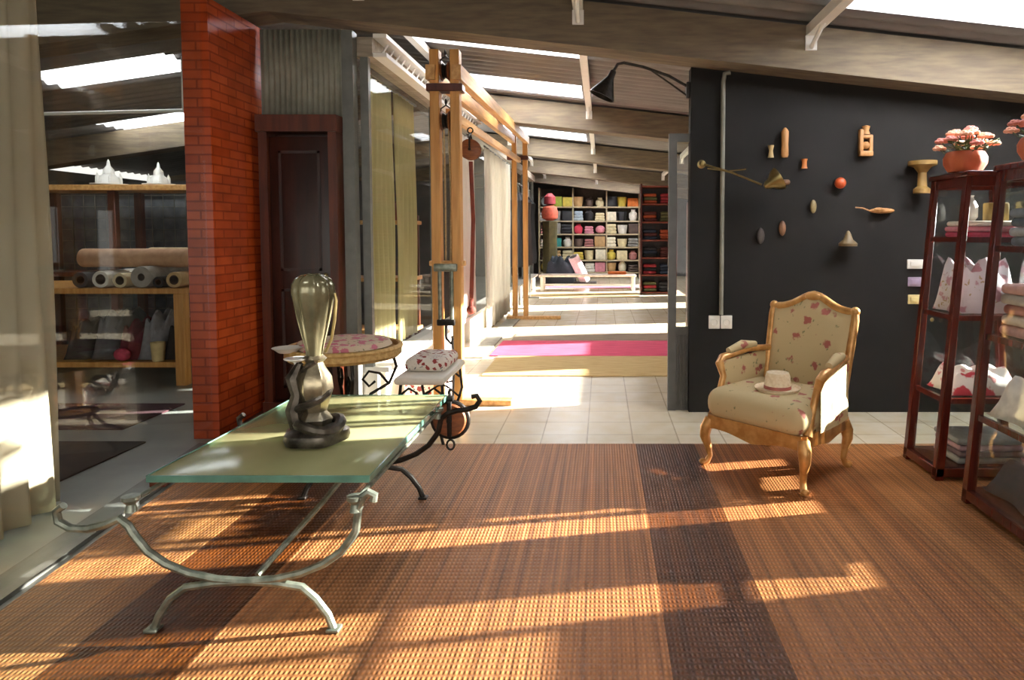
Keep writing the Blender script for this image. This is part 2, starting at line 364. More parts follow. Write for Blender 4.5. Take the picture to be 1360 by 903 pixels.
# ------------------------------------------------------------ beams
BY = [4.72, 8.62, 12.45, 16.3, 20.0]
def beam(y, name='roof_beam'):
    b = MB()
    for a, c in ((-8.2, -2.35), (-2.35, 0.9), (0.9, 3.5)):
        b.prism([(a, y, zb(a)), (c, y, zb(c)), (c, y + .26, zb(c)), (a, y + .26, zb(a)), (a, y, zb(a) + .31), (c, y, zb(c) + .31), (c, y + .26, zb(c) + .31), (a, y + .26, zb(a) + .31)])
    return b.build(name, M_beam, smooth=False)
for i, y in enumerate(BY): struct(beam(y, 'trim_%d' % (i + 2)))
struct(beam(0.9, 'trim_7'))
# purlins along the building with steel knees on each beam
for k, x in enumerate((-1.7, -0.17, 1.46)):
    t = thing('roof_purlin', ['white steel roof purlin above the sliding glass wall', 'white steel roof purlin running down the middle of the passage', 'white steel roof purlin above the dark wall'][k], 'purlin', (x, 0, zr(x) - 0.02))
    MB().box(-0.035, 0.035, -3, 21.5, -0.1, -0.03).build('rail', M_white, t, smooth=False)
    for y in BY:
        b = MB(); b.box(-0.04, 0.04, y - 0.012, y, -0.2, -0.1); b.tube([(0, y - 0.02, -0.18), (0.0, y - 0.3, -0.08)], 0.018); b.build('bracket', M_white, t)
        if y < 20: 
            b = MB(); b.box(-0.05, 0.05, y + .26, y + .272, -0.33, -0.1); b.tube([(-0.0, y + .28, -0.26), (-0.16 if k == 1 else 0, y + .5, -0.06)], 0.018); b.build('bracket', M_white, t)

# ------------------------------------------------------------ walls
def slopewall(x0, x1, y0, y1, name, m, z0=0, dz=-0.0, top=zb):
    return struct(MB().prism([(x0, y0, z0), (x1, y0, z0), (x1, y1, z0), (x0, y1, z0), (x0, y0, top(x0) + dz), (x1, y0, top(x1) + dz), (x1, y1, top(x1) + dz), (x0, y1, top(x0) + dz)]).build(name, m, smooth=False))
slopewall(0.655, 3.4, 4.975, 5.1, 'wall_dark', M_dark)
struct(MB().box(-8.2, -1.86, 9.6, 9.7, 0, 2.1).build('wall_store', M_roomdark, smooth=False))
struct(MB().box(-8.3, -8.2, -3.2, 21.6, 0, 2.3).build('wall_left', M_roomdark, smooth=False))
for a, b in ((-8.2, -2.36), (-2.34, 3.5)): slopewall(a, b, 21.5, 21.6, 'wall_back', M_roomdark, top=lambda x: zr(x) + .02)
# right outer wall, out of view: blocks the sun, slits shaped for the streaks
pr = MB(); piers = [(-3.2, 2.35), (2.84, 2.87), (3.08, 3.5), (4.35, 5.9), (7.3, 7.7), (8.9, 9.6), (10.6, 12.6), (13.6, 15.0), (16.5, 17.4), (18.4, 21.6)]
for a, b in piers: pr.box(3.4, 3.5, a, b, 0, 2.66)
for (a, b), (c, d) in zip(piers, piers[1:]):
    near = b < 5
    lo, hi = (0.76, 2.1) if near else (1.15, 2.25)
    if b < 2.5: lo = 1.15
    if 3 < b < 4: hi = 2.53
    if 8.8 < b: lo, hi = 0.5, 1.9
    pr.box(3.4, 3.5, b, c, 0, lo); pr.box(3.4, 3.5, b, c, hi, 2.66)
struct(pr.build('wall_sun_slits', M_conc, smooth=False))

# brick pillar
struct(MB().box(-2.69, -2.52, 4.3, 5.04, 0, 2.86).build('wall_pillar', M_brick, smooth=False))
struct(MB().prism([(glx(3.4), 3.4, .02), (glx(3.4) + .08, 3.4, .02), (-2.42, 4.95, .02), (-2.52, 4.95, .02), (glx(3.4), 3.4, .05), (glx(3.4) + .08, 3.4, .05), (-2.42, 4.95, .05), (-2.52, 4.95, .05)]).build('trim_8', M_dframe, smooth=False))
# glass wall on the left
gy0, gy1 = -2.6, 4.15
struct(MB().prism([(glx(gy0) - .006, gy0, .02), (glx(gy0) + .006, gy0, .02), (glx(gy1) + .006, gy1, .02), (glx(gy1) - .006, gy1, .02),
                   (glx(gy0) - .006, gy0, 2.78), (glx(gy0) + .006, gy0, 2.78), (glx(gy1) + .006, gy1, 2.8), (glx(gy1) - .006, gy1, 2.8)]).build('window_20', M_pane_ref, smooth=False))
# ribbed translucent infill above the wardrobe + grey steel post
rib = MB(); rib.grid(60, 1, lambda u, v: (-2.5 + 0.6 * u, 4.93 + 0.008 * math.sin(u * 60 * PI / 2), 2.18 + v * 0.66))
struct(rib.build('wall_infill', mat('ribbed_grey_plastic', '7d7b6c', 0.5, col2='959383', scale=6), solid=0.004))
struct(MB().box(-1.89, -1.81, 4.88, 4.97, 0, 2.82).build('trim_9', M_steel, smooth=False))
struct(MB().box(-2.5, -1.9, 4.96, 5.0, 0, 2.17).build('wall_jog', M_ddoor, smooth=False))
# glazed wall of the passage: plinth, panes, mullions, head rails
struct(MB().box(-1.86, -1.7, 4.98, 17.0, 0, 0.3).build('wall_plinth', mat('white_plaster', 'e8e3d8', 0.6, var=0.04), smooth=False))
struct(MB().box(-1.87, -1.62, 5.0, 17.0, 0.3, 0.34).build('window_sill', M_white, smooth=False))
mul = [5.0, 7.0, 8.9, 10.7, 12.8, 15.0, 17.0]
for i, y in enumerate(mul): struct(MB().box(-1.8, -1.74, y, y + 0.05, 0.34, 2.66).build('trim_%d' % (i + 10), M_steel, smooth=False))
for i in range(len(mul) - 1): struct(MB().box(-1.772, -1.766, mul[i] + .05, mul[i + 1], 0.34, 2.66).build('window_%d' % (21 + i), M_pane, smooth=False))
struct(MB().box(-1.83, -1.7, 4.98, 17.05, 2.66, 2.8).build('trim_20', M_conc, smooth=False))
tr = MB(); tr.box(-1.7, -1.6, 5.0, 9.0, 2.66, 2.69); tr.box(-1.7, -1.6, 5.0, 9.0, 2.8, 2.83)
for i in range(26): y = 5.05 + i * .15; tr.tube([(-1.65, y, 2.69), (-1.65, y + .15, 2.8)], 0.008, 5)
struct(tr.build('trim_21', M_white))
# track strip in the tiled floor
struct(MB().box(-1.5, -1.3, 7.2, 11.0, 0, 0.012).build('trim_22', mat('grey_floor_track', '8f8f84', 0.5, var=0.2), smooth=False))

# grey sliding glazed door beside the dark wall
d = MB(); d.box(0.5, 0.56, 5.02, 5.07, 0, 2.1); d.box(0.56, 0.66, 5.02, 5.07, 2.04, 2.1); d.box(0.56, 0.66, 5.02, 5.07, 0.6, 0.64)
dd = struct(d.build('door_1', M_steeld, smooth=False))
pb = MB(); pb.box(0.56, 0.66, 5.03, 5.06, 0, 0.6)
for i in range(4): pb.box(0.565 + i * .024, 0.577 + i * .024, 5.022, 5.03, 0.03, 0.58)
pb.build('door_panel', M_steeld, dd, smooth=False)
MB().box(0.56, 0.66, 5.042, 5.048, 0.64, 2.04).build('door_pane', M_pane, dd, smooth=False)

# ------------------------------------------------------------ rugs
rg = MB(); P = [(glx(-3) + .07, -3), (3.3, -3), (3.3, 4.156), (glx(4.15) + .1, 4.156)]
v = [rg.V((x, y, 0.001)) for x, y in P] + [rg.V((x, y, 0.014)) for x, y in P]
for f in ((0, 1, 2, 3), (4, 5, 6, 7), (0, 1, 5, 4), (1, 2, 6, 5), (2, 3, 7, 6), (3, 0, 4, 7)): rg.face([v[i] for i in f])
tag(rg.build('woven_reed_rug', M_rug, smooth=False), 'brown striped woven reed rug with dark bands covering the front floor', 'rug')
def rug(x0, x1, y0, y1, m, label, name='floor_rug', z=0.0):
    b = MB(); b.rbox(0, x1 - x0, 0, y1 - y0, 0.001, 0.012, .004, 1); return tag(b.build(name, m), label, 'rug', loc=(x0, y0, z))
M_pinkrug = mat('raspberry_pink_wool', 'c2385a', 0.9, col2='d8526f', scale=4, stretch=(1, 8, 1), bump=0.3)
M_tanrug = mat('tan_jute', 'b99a62', 0.9, col2='cfb47e', scale=5, stretch=(1, 8, 1), bump=0.3)
M_brownrug = mat('brown_grey_wool', '84705c', 0.9, col2='9d8a76', scale=5, stretch=(1, 8, 1), bump=0.3)
rug(-1.15, 1.9, 6.25, 7.28, M_tanrug, 'tan jute rug nearest on the passage tiles')
rug(-1.25, 1.9, 7.3, 8.35, M_pinkrug, 'raspberry pink rug lying between tan and brown rugs')
rug(-1.15, 1.9, 8.37, 9.0, M_brownrug, 'brown grey rug beyond the large pink rug')
rug(-1.6, 0.8, 14.3, 15.3, M_tanrug, 'pale tan rug before the low white bench')
rug(-1.55, 0.85, 16.7, 18.0, mat('rose_rug', 'b45c74', 0.9, var=0.15), 'rose rug far down the passage near the shelving')
rug(-3.6, -2.95, 3.45, 4.22, mat('dark_brown_mat', '2e211c', 0.9, var=0.2), 'dark brown mat behind the glass beside the pale curtain', 'door_mat')
rug(-4.4, -3.3, 4.5, 5.2, mat('dark_maroon_mat', '3c1820', 0.9, var=0.2), 'dark maroon mat in front of the fabric roll table', 'door_mat')

# ------------------------------------------------------------ curtains
def curtain(x, y0, y1, z0, z1, m, label, folds, amp=0.05, flare=0.0, rz=0):
    t = thing('curtain', label, 'curtain', (x, (y0 + y1) / 2, 0), rz)
    L_ = y1 - y0
    b = MB(); b.grid(max(40, folds * 12), 12, lambda u, v: (amp * math.sin(u * folds * 2 * PI) * (1 - .35 * v) + 0.012 * math.sin(u * 37 + v * 5) + flare * (1 - v) * 0.1, (u - .5) * L_ * (1 + flare * (1 - v)), z0 + (z1 - z0) * v))
    b.build('panel', m, t, solid=0.003)
    MB().tube([(0, -L_ / 2 - .05, z1 + .015), (0, L_ / 2 + .05, z1 + .015)], 0.012).build('rod', M_steel, t)
    return t
curtain(-2.63, 2.15, 3.2, 0.02, 2.72, M_sheer, 'sheer pale linen curtain hanging at the far left behind the glass', 7, 0.03, 0.04, math.atan(0.13) )
curtain(-1.88, 5.28, 6.02, 0.36, 2.62, M_cream, 'cream curtain panel next to the grey steel post', 6, 0.018)
curtain(-1.88, 6.1, 6.75, 0.36, 2.62, M_cream, 'narrow cream curtain panel beside the wooden hoist frame', 5, 0.018)
curtain(-1.6, 9.2, 11.6, 0.03, 2.52, M_whitec, 'long white curtain hanging behind the wooden hoist frame', 16, 0.03)
curtain(-1.62, 7.6, 8.5, 0.36, 2.5, M_whitec, 'short white curtain seen between the hoist posts and long curtain', 7, 0.02)

# ------------------------------------------------------------ wardrobe
t = thing('wardrobe', 'tall dark wooden wardrobe between the brick pillar and grey post', 'wardrobe', (-2.17, 4.9, 0))
w = MB(); w.box(-.30, -.24, -.1, .04, 0.05, 2.14); w.box(.2, .26, -.1, .04, 0.05, 2.14); w.box(-.31, .27, -.12, .04, 2.08, 2.2); w.box(-.31, .265, -.11, .04, 0, .12); w.box(-.24, .2, .0, .035, .12, 2.06)
w.build('body', M_dframe, t, smooth=False)
w = MB(); w.rbox(-.238, .198, -.07, -.035, .13, 2.05, .008); dr = w.build('door', M_ddoor, t)
w = MB()
for z0, z1 in ((.22, .95), (1.08, 1.95)):
    w.box(-.17, .13, -.074, -.07, z0, z0 + .02); w.box(-.17, .13, -.074, -.07, z1 - .02, z1); w.box(-.17, -.15, -.074, -.07, z0, z1); w.box(.11, .13, -.074, -.07, z0, z1)
w.build('panel_moulding', M_ddoor, dr, smooth=False)
MB().ball((.16, -.09, 1.05), .018).build('knob', M_brass, dr)

# ------------------------------------------------------------ wooden hoist frame (two pairs of posts and paired rails)
t = thing('wooden_hoist', 'tall honey pine hoist frame of paired posts and long top rails', 'wooden frame', (-1.21, 5.2, 0))
def post(x, y, h=2.76):
    b = MB(); b.rbox(x - .036, x + .036, y - .05, y + .05, 0.05, h, .006, 1); b.build('post', M_pine, t)
post(-.078, 0); post(.078, 0); post(-.17, 5.4, 2.88); post(-.0, 5.4, 2.88)
def rail(p0, p1, w_=.035, h=.055):
    b = MB(); (x0, y0, z0), (x1, y1, z1) = p0, p1
    b.prism([(x0 - w_, y0, z0 - h), (x0 + w_, y0, z0 - h), (x1 + w_, y1, z1 - h), (x1 - w_, y1, z1 - h), (x0 - w_, y0, z0 + h), (x0 + w_, y0, z0 + h), (x1 + w_, y1, z1 + h), (x1 - w_, y1, z1 + h)]); b.build('top_rail', M_pineh, t, smooth=False)
rail((.1, -.08, 2.58), (.02, 5.5, 2.82)); rail((-.1, -.08, 2.58), (-.19, 5.5, 2.82))
rail((.0, .1, 2.3), (-.09, 5.4, 2.5), .025, .035)
b = MB(); b.rbox(-.14, .14, -.06, .06, 2.44, 2.5, .006, 1); b.build('spreader', M_dframe, t)
b = MB(); b.rbox(-.28, .05, 5.34, 5.46, 2.5, 2.57, .006, 1); b.build('spreader', M_dframe, t)
b = MB(); b.rbox(-.16, .5, -.05, .05, 0.0, .05, .006, 1); b.build('foot', M_pineh, t)
b = MB(); b.rbox(-.3, .55, 5.34, 5.46, 0.0, .05, .006, 1); b.build('foot', M_pineh, t)
b = MB(); b.rbox(-.14, .14, -.03, .03, 1.1, 1.14, .006, 1); b.build('cross_rung', M_pineh, t)

def pulley_block(name, label, loc, sz=1.0, rz=0):
    t = thing(name, label, 'pulley', loc, rz)
    b = MB(); b.at((0, -.03 * sz, 0), (PI / 2, 0, 0)).lathe([(.0, -.006), (.075 * sz, -.006), (.085 * sz, 0), (.075 * sz, .006), (0, .006)], 20, cap=False); b.build('cheek', M_rust, t)
    b = MB(); b.at((0, .03 * sz, 0), (PI / 2, 0, 0)).lathe([(.0, -.006), (.075 * sz, -.006), (.085 * sz, 0), (.075 * sz, .006), (0, .006)], 20, cap=False); b.build('cheek', M_rust, t)
    b = MB(); b.at((0, 0, 0), (PI / 2, 0, 0)).lathe([(.0, -.02 * sz), (.07 * sz, -.02 * sz), (.055 * sz, 0), (.07 * sz, .02 * sz), (0, .02 * sz)], 20, cap=False); b.build('wheel', M_irond, t)
    b = MB(); b.tube([(0, -.04 * sz, .0), (0, -.042 * sz, .1 * sz), (0, 0, .13 * sz), (0, .042 * sz, .1 * sz), (0, .04 * sz, 0)], .007 * sz); b.tube([(0, -.05 * sz, 0), (0, .05 * sz, 0)], .012 * sz)
    b.tube([(.022 * sz * math.cos(a / 12 * 2 * PI), 0, .155 * sz + .022 * sz * math.sin(a / 12 * 2 * PI)) for a in range(12)], .006 * sz, 6, True); b.build('hook', M_irond, t)
    return t
pulley_block('pulley_block', 'dark wooden pulley block at the top between the pine posts', (-1.21, 5.2, 2.6), 0.9, PI / 2)
pulley_block('pulley_block', 'second dark pulley block just below the spreader of pine posts', (-1.21, 5.2, 2.22), 0.95, PI / 2)
pulley_block('pulley_block', 'round yellowish wooden pulley hanging under the long pine rail', (-1.13, 5.75, 2.07), 1.05)
# ropes
rp = MB()
for dx in (-.018, .018): rp.tube([(dx, 0, 2.2), (dx * 1.2 + .01, 0, 1.6), (dx + .004, 0, 1.12)], .007, 6)
tag(rp.build('hoist_rope', M_rope), 'pale double rope running down between the near pine posts', 'rope', loc=(-1.21, 5.2, 0))
t = thing('hoist_tackle', 'grey iron tackle with twin links hanging between the pine posts', 'tackle', (-1.21, 5.12, .62))
b = MB(); b.rbox(-.09, .09, -.02, .02, .44, .5, .01); b.build('yoke', M_iron, t)
for sx in (-.045, .045): MB().tube([(sx, 0, .45), (sx, 0, .06)], .016).build('link', M_iron, t)
b = MB(); b.rbox(-.07, .07, -.02, .02, .02, .07, .01); b.tube([(0, 0, .03), (0.0, 0, -.08), (.035, 0, -.12), (.05, 0, -.08)], .012); b.build('hook', M_irond, t)
rp = MB(); rp.tube([(0, 0, 0), (.01, 0, -.25), (0, 0, -.5)], .01, 6)
tag(rp.build('dark_rope', M_irond), 'short dark rope hanging below the grey tackle', 'rope', loc=(-1.165, 5.12, .56))
rp = MB(); rp.tube([(0, 0, 0), (.012, .02, -.5), (0, 0, -1.0), (-.01, 0, -1.25)], .018, 8); rp.ball((-.01, 0, -1.28), .04)
tag(rp.build('bell_rope', mat('dark_red_rope', '6e2c1c', .8, var=.2)), 'thick reddish rope hanging below the round wooden pulley', 'rope', loc=(-1.13, 5.76, 1.97))

# ------------------------------------------------------------ glass table
TX, TY = -1.2, 2.26
t = thing('glass_table', 'thick green glass coffee table on curved iron legs standing on the rug', 'table', (TX, TY, 0.014))
b = MB(); b.rbox(-.4, .38, -.02, 1.17, .465, .487, .006); b.build('tabletop', M_tglass, t)
for q in ((-.403, .383, -.0235, -.0195), (-.403, .383, 1.1695, 1.1735), (-.4035, -.3995, -.02, 1.17), (.3795, .3835, -.02, 1.17)):
    b = MB(); b.rbox(*q, .463, .489, .0015, 1); b.build('polished_edge', M_gedge, t)
def frame(y, flip):
    b = MB()
    U = []
    # left curl, U sweep, right curl
    U += [(-.40 - .10 * math.cos(math.radians(a)) + (-.03), y, .40 + .07 * math.sin(math.radians(a))) for a in range(150, -61, -30)][0:0]
    for i in range(9):
        a = math.radians(200 - i * 25); rr = .085 - .004 * i
        U.append((-.475 - rr * math.cos(a) * -1, y, .415 + rr * math.sin(a) * -1 * .7))
    U = []
    curl = [(-.60, .43), (-.625, .41), (-.62, .375), (-.58, .352), (-.52, .35), (-.46, .365), (-.415, .385), (-.385, .36)]
    U = [(x, y, z) for x, z in curl]
    for i in range(13):
        a = math.radians(180 + i * 15); U.append((.375 * math.cos(a), y, .375 + .205 * math.sin(a) * (1)) if i else (-.375, y, .34))
    U[-1] = (.375, y, .345)
    U += [(x, y, z) for x, z in [(.39, .41), (.425, .435), (.47, .45), (.52, .455), (.565, .47), (.585, .50), (.57, .525), (.545, .52)]] if flip else [(x, y, z) for x, z in [(.385, .42), (.40, .46), (.42, .475), (.44, .465), (.435, .445)]]
    b.tube(U, .0135, 8); b.build('upper_bow', M_iron if not flip else M_irond, t)
    b = MB(); L_ = [(-.315, y, .0), (-.295, y, .05), (-.255, y, .11), (-.2, y, .15), (-.1, y, .165), (0, y, .17), (.1, y, .165), (.19, y, .15), (.235, y, .11), (.275, y, .055), (.295, y, .0)]
    b.tube(L_, .0135, 8)
    for sx in (-.315, .295): b.rbox(sx - .022, sx + .022, y - .022, y + .022, 0, .012, .004)
    b.build('lower_bow', M_iron if not flip else M_irond, t)
    for sx in (-.375, .375):
        b = MB(); b.at((sx, y, .455)).lathe([(.02, -.045), (.014, -.02), (.028, -.004), (.028, .008), (.0, .01)], 12); b.build('top_mount', M_iron, t)
frame(-.14, False); frame(1.0, True)
b = MB(); b.tube([(.02, -.1, .17), (.12, .2, .30), (.2, .5, .43), (.2, .9, .44)], .011); b.build('stretcher', M_iron, t)
for sx in (-.375, .375): b = MB(); b.tube([(sx, -.1, .445), (sx, 1.0, .445)], .009); b.build('side_rail', M_iron, t)
# iron ringed pulley hanging from the rear scroll
t = thing('ship_pulley', 'round wooden pulley with iron rim hanging at the far end of glass table', 'pulley', (-.80, 3.42, .375))
b = MB(); b.at((0, 0, 0), (PI / 2, 0, 0)).lathe([(0, -.02), (.05, -.026), (.08, -.024), (.088, -.016), (.088, .016), (.08, .024), (.05, .026), (0, .02)], 28, cap=False); b.build('disc', M_rust, t)
b = MB(); b.tube([(.093 * math.cos(a / 28 * 2 * PI), 0, .093 * math.sin(a / 28 * 2 * PI)) for a in range(28)], .014, 8, True); b.build('rim', M_irond, t)
b = MB(); b.rbox(-.012, .012, -.032, .032, -.085, .1, .004); b.at((0, 0, 0), (PI / 2, 0, 0)).lathe([(0, -.036), (.014, -.036), (.014, .036), (0, .036)], 12); b.build('strap', M_irond, t)
b = MB(); b.tube([(0, 0, .1), (0, 0, .125), (-.005, -.002, .145), (.0, 0, .16), (.012, 0, .155)], .009); b.rbox(-.02, .02, -.02, .02, .1, .125, .006); b.build('hook', M_irond, t)
b = MB(); b.tube([(.02 * math.cos(a / 12 * 2 * PI), 0, -.135 + .026 * math.sin(a / 12 * 2 * PI)) for a in range(12)], .006, 6, True); b.build('ring', M_irond, t)

# ------------------------------------------------------------ fluted vase / antique lamp on the table
t = thing('fluted_urn', 'tall tarnished metal urn with fluted glass funnel standing on glass table', 'urn', (-1.165, 2.62, .502))
b = MB(); b.at((0.0, 0, 0)).lathe([(.09, 0), (.118, .01), (.125, .03), (.12, .05), (.10, .065), (.07, .07), (.045, .085)], 28, lambda u, i: .06 * math.sin(u * 2 * PI * 5)); b.tube([(.02 + .08 * math.cos(a), .08 * math.sin(a) - .01, .075 + .012 * math.sin(a * 2)) for a in [i / 18 * 2 * PI for i in range(18)]], .022, 8, True); b.build('base', M_pewterd, t)
b = MB(); b.tube([(.075 * math.cos(q * .55 + 1) * (1 - q * .028), .075 * math.sin(q * .55 + 1) * (1 - q * .028), .08 + q * .0135) for q in range(20)], [.02 - .0005 * q for q in range(20)], 8); b.build('twisted_branch', M_pewterd, t)
b = MB(); b.lathe([(.055, .07), (.06, .1), (.04, .13), (.05, .17), (.065, .22), (.06, .27), (.038, .31), (.03, .33), (.045, .345), (.03, .36)], 24, lambda u, i: .08 * math.sin(u * 2 * PI * 6)); b.build('body', M_pewter, t)
b = MB(); b.at((-.045, -.02, 0)).tube([(-.02, 0, .06), (-.035, 0, .14), (-.02, 0, .2), (-.035, 0, .27), (-.005, 0, .33)], [.028, .034, .024, .03, .014], 8); b.build('figure', M_pewterd, t)
def flute(u, i): return .07 * math.sin(u * 2 * PI * 10) * min(1, i / 3) * (1 if i < 7 else .8)
b = MB(); b.lathe([(.03, .35), (.036, .39), (.05, .45), (.064, .52), (.074, .58), (.08, .615), (.078, .645), (.066, .668), (.04, .684), (.015, .69), (.0, .69)], 60, flute, cap=False)
b.build('fluted_cup', mat('smoky_fluted_glass', '6d684e', .14, .25, col2='9a9472', scale=8, trans=.35), t)
b = MB(); b.tube([(.045, 0, .37), (.07, 0, .42), (.085, 0, .5), (.092, 0, .58), (.088, 0, .61)], .006, 8); b.build('handle', M_brass, t)
b = MB(); b.at((-.065, -.02, .345)).lathe([(.004, -.03), (.012, -.012), (.045, .0), (.048, .004), (.01, .0)], 18); b.build('drip_dish', M_white, t)

# ------------------------------------------------------------ round wicker table with floral cushion, iron curls
t = thing('round_iron_table', 'round wicker edged side table on curled iron legs behind the urn', 'table', (-1.68, 4.28, 0))
b = MB(); b.lathe([(0, .55), (.34, .55), (.36, .57), (.36, .6), (.34, .62), (.33, .6), (0, .6)], 36, cap=False); b.build('tabletop', M_straw, t)
b = MB(); b.tube([(.35 * math.cos(a / 40 * 2 * PI), .35 * math.sin(a / 40 * 2 * PI), .615) for a in range(40)], .018, 8, True); b.build('rim', M_straw, t)
for k in range(4):
    a = k * PI / 2 + .5
    pts = [(.30, .55), (.33, .45), (.28, .34), (.16, .28), (.12, .2), (.2, .1), (.3, .05), (.33, .02), (.3, .0)]
    b = MB(); b.tube([(r * math.cos(a), r * math.sin(a), z + .008) for r, z in pts], .011, 8)
    b.tube([(r * math.cos(a), r * math.sin(a), z) for r, z in [(.28, .34), (.22, .42), (.15, .44), (.11, .39), (.15, .34), (.19, .37)]], .009, 8); b.build('leg', M_irond, t)
b = MB(); b.tube([(.13 * math.cos(a / 20 * 2 * PI), .13 * math.sin(a / 20 * 2 * PI), .24) for a in range(20)], .009, 6, True); b.build('ring_brace', M_brass, t)
b = MB(); b.lathe([(0, 0), (.26, .0), (.3, .025), (.28, .055), (.15, .075), (0, .08)], 32, cap=False)
tag(b.build('floral_cushion', M_floral2), 'round pink flowered cushion lying on the wicker edged table', 'cushion', loc=(-1.68, 4.28, .602))
b = MB(); b.lathe([(.0, 0), (.05, 0), (.075, .02), (.09, .03), (.08, .028), (.045, .01), (0, .01)], 20, cap=False)
tag(b.build('white_dish', M_white), 'small white dish beside the flowered cushion', 'dish', loc=(-1.93, 4.02, .625))
# second low iron chair frame in front of the sill with patchwork cushion
t = thing('wire_stool', 'low wrought iron stool with white seat in the sun beside urn', 'stool', (-1.15, 4.4, 0))
b = MB(); b.rbox(-.16, .16, -.3, .36, .4, .45, .02); b.build('seat', mat('white_canvas', 'e6e0d4', .8, var=.05), t)
for sx, sy in ((-.13, -.24), (.13, -.24), (-.13, .3), (.13, .3)):
    b = MB(); b.tube([(sx, sy, .4), (sx * 1.1, sy * 1.05, .25), (sx * .8, sy * .95, .12), (sx * 1.1, sy * 1.1, .006)], .01, 8)
    s_ = 1 if sx > 0 else -1
    b.tube([(sx, sy, .33), (sx - s_ * .05, sy, .37), (sx - s_ * .1, sy, .34), (sx - s_ * .09, sy, .29), (sx - s_ * .05, sy, .3)], .008, 8); b.build('leg', M_irond, t)
for sy in (-.24, .3):
    b = MB(); b.tube([(x, sy, .22 + .05 * math.cos(x * 18)) for x in [-.13 + .02 * i for i in range(14)]], .007, 6); b.build('scroll_rail', M_irond, t)
t = MB(); t.rbox(-.14, .14, -.2, .2, 0, .09, .04, 3)
tag(t.build('patchwork_cushion', floral_mat('patchwork_print', 'd8d0c4', '8a2f2a', 22, .3, '3f4650')), 'small patchwork cushion lying on the white stool', 'cushion', loc=(-1.15, 4.45, .452))
b = MB(); b.rbox(0, .34, 0, .6, 0, .2, .04, 3)
tag(b.build('patterned_bundle', floral_mat('busy_print', 'cfc8bd', '7a2a24', 18, .34, '2f3a3c')), 'patterned fabric bundle on the floor by the near pine posts', 'fabric bundle', loc=(-1.62, 5.35, 0))

# ------------------------------------------------------------ armchair
t = thing('armchair', 'gilt wood armchair upholstered in cream floral tapestry near the dark wall', 'armchair', (1.035, 3.745, .014), math.radians(-47))
# local: front = -y, width x
def cab_leg(x, y, fx, fy, name='leg', h=.27):
    b = MB(); b.tube([(x, y, h), (x + fx * .018, y + fy * .018, h * .8), (x + fx * .022, y + fy * .022, h * .62), (x + fx * .008, y + fy * .008, h * .4), (x, y, h * .2), (x + fx * .012, y + fy * .012, h * .07), (x + fx * .03, y + fy * .03, .012)],
                     [.033, .036, .03, .021, .017, .018, .024], 10); b.ball((x + fx * .03, y + fy * .03, .018), .022, 6, (1, 1, .8)); b.build(name, M_gilt, t)
cab_leg(-.3, -.28, -1, -1); cab_leg(.3, -.28, 1, -1); cab_leg(-.25, .24, -.6, 1); cab_leg(.25, .24, .6, 1)
b = MB()
def apron(pa, pb, drop, n=14, th=.028):
    pa, pb = Vector(pa), Vector(pb); d = (pb - pa).normalized(); nn = Vector((-d.y, d.x, 0)) * th / 2
    for i in range(n):
        u0, u1 = i / n, (i + 1) / n
        f = lambda u: .27 - (.03 + drop * (math.sin(u * PI) ** 2 * .5 - abs(math.sin(u * 2 * PI)) * .25 + .4))
        A, B = pa.lerp(pb, u0), pa.lerp(pb, u1)
        b.prism([tuple(A - nn)[:2] + (f(u0),), tuple(B - nn)[:2] + (f(u1),), tuple(B + nn)[:2] + (f(u1),), tuple(A + nn)[:2] + (f(u0),), tuple(A - nn)[:2] + (.295,), tuple(B - nn)[:2] + (.295,), tuple(B + nn)[:2] + (.295,), tuple(A + nn)[:2] + (.295,)])
apron((-.3, -.29, 0), (.3, -.29, 0), .055); apron((.305, -.28, 0), (.26, .25, 0), .04); apron((-.305, -.28, 0), (-.26, .25, 0), .04); apron((-.25, .25, 0), (.25, .25, 0), .02)
bmesh.ops.remove_doubles(b.b, verts=b.b.verts, dist=.0005); b.build('seat_rail', M_gilt, t)
def pillow(b, x0, x1, y0, y1, z0, z1, bulge=.5, n=14, taper=0):
    def f(u, v, s):
        ex = (1 - abs(2 * u - 1) ** 4) ; ey = (1 - abs(2 * v - 1) ** 4); h = (z1 - z0) / 2 * (ex * ey) ** .35
        w = 1 - taper * v
        return ((x0 + x1) / 2 + (u - .5) * (x1 - x0) * w, y0 + (y1 - y0) * v, (z0 + z1) / 2 + s * h)
    b.grid(n, n, lambda u, v: f(u, v, 1)); b.grid(n, n, lambda u, v: f(u, v, -1)); bmesh.ops.remove_doubles(b.b, verts=b.b.verts, dist=.0008); return b
b = MB(); b.rbox(-.315, .315, -.335, .22, .285, .455, .075, 5)
for v_ in b.b.verts:
    if v_.co.z > .38: v_.co.z += .03 * max(0, 1 - (v_.co.x / .32) ** 2) * max(0, 1 - ((v_.co.y + .05) / .3) ** 2)
b.build('seat_cushion', M_floral, t)
# back, leaning backwards
bk = lambda z: .20 + (z - .35) * .22
def backprof(u):  # top outline height at u in -1..1
    return .885 + .065 * math.cos(u * PI / 2) ** 2 + .02 * math.cos(u * PI * 1.5) * (1 - abs(u))
b = MB()
def bf(side):
    def f(u, v):
        s_ = 2 * u - 1; z = .34 + (backprof(s_) - .012 - .34) * v; x = s_ * (.235 + .02 * v)
        bul = .032 * (max(0, 1 - abs(s_) ** 4) * max(0, 1 - abs(2 * v - 1) ** 4)) ** .5
        return (x, bk(z) - (.012 + bul if side else -.03), z)
    return f
b.grid(16, 16, bf(1)); b.grid(16, 16, bf(0)); b.build('backrest', M_floral, t)
b = MB(); out = [(-.25, bk(.25), .25), (-.262, bk(.6), .6), (-.272, bk(.84), .84)]
for i in range(17):
    s_ = -1 + i / 8; z = backprof(s_); out.append((s_ * .268, bk(z), z))
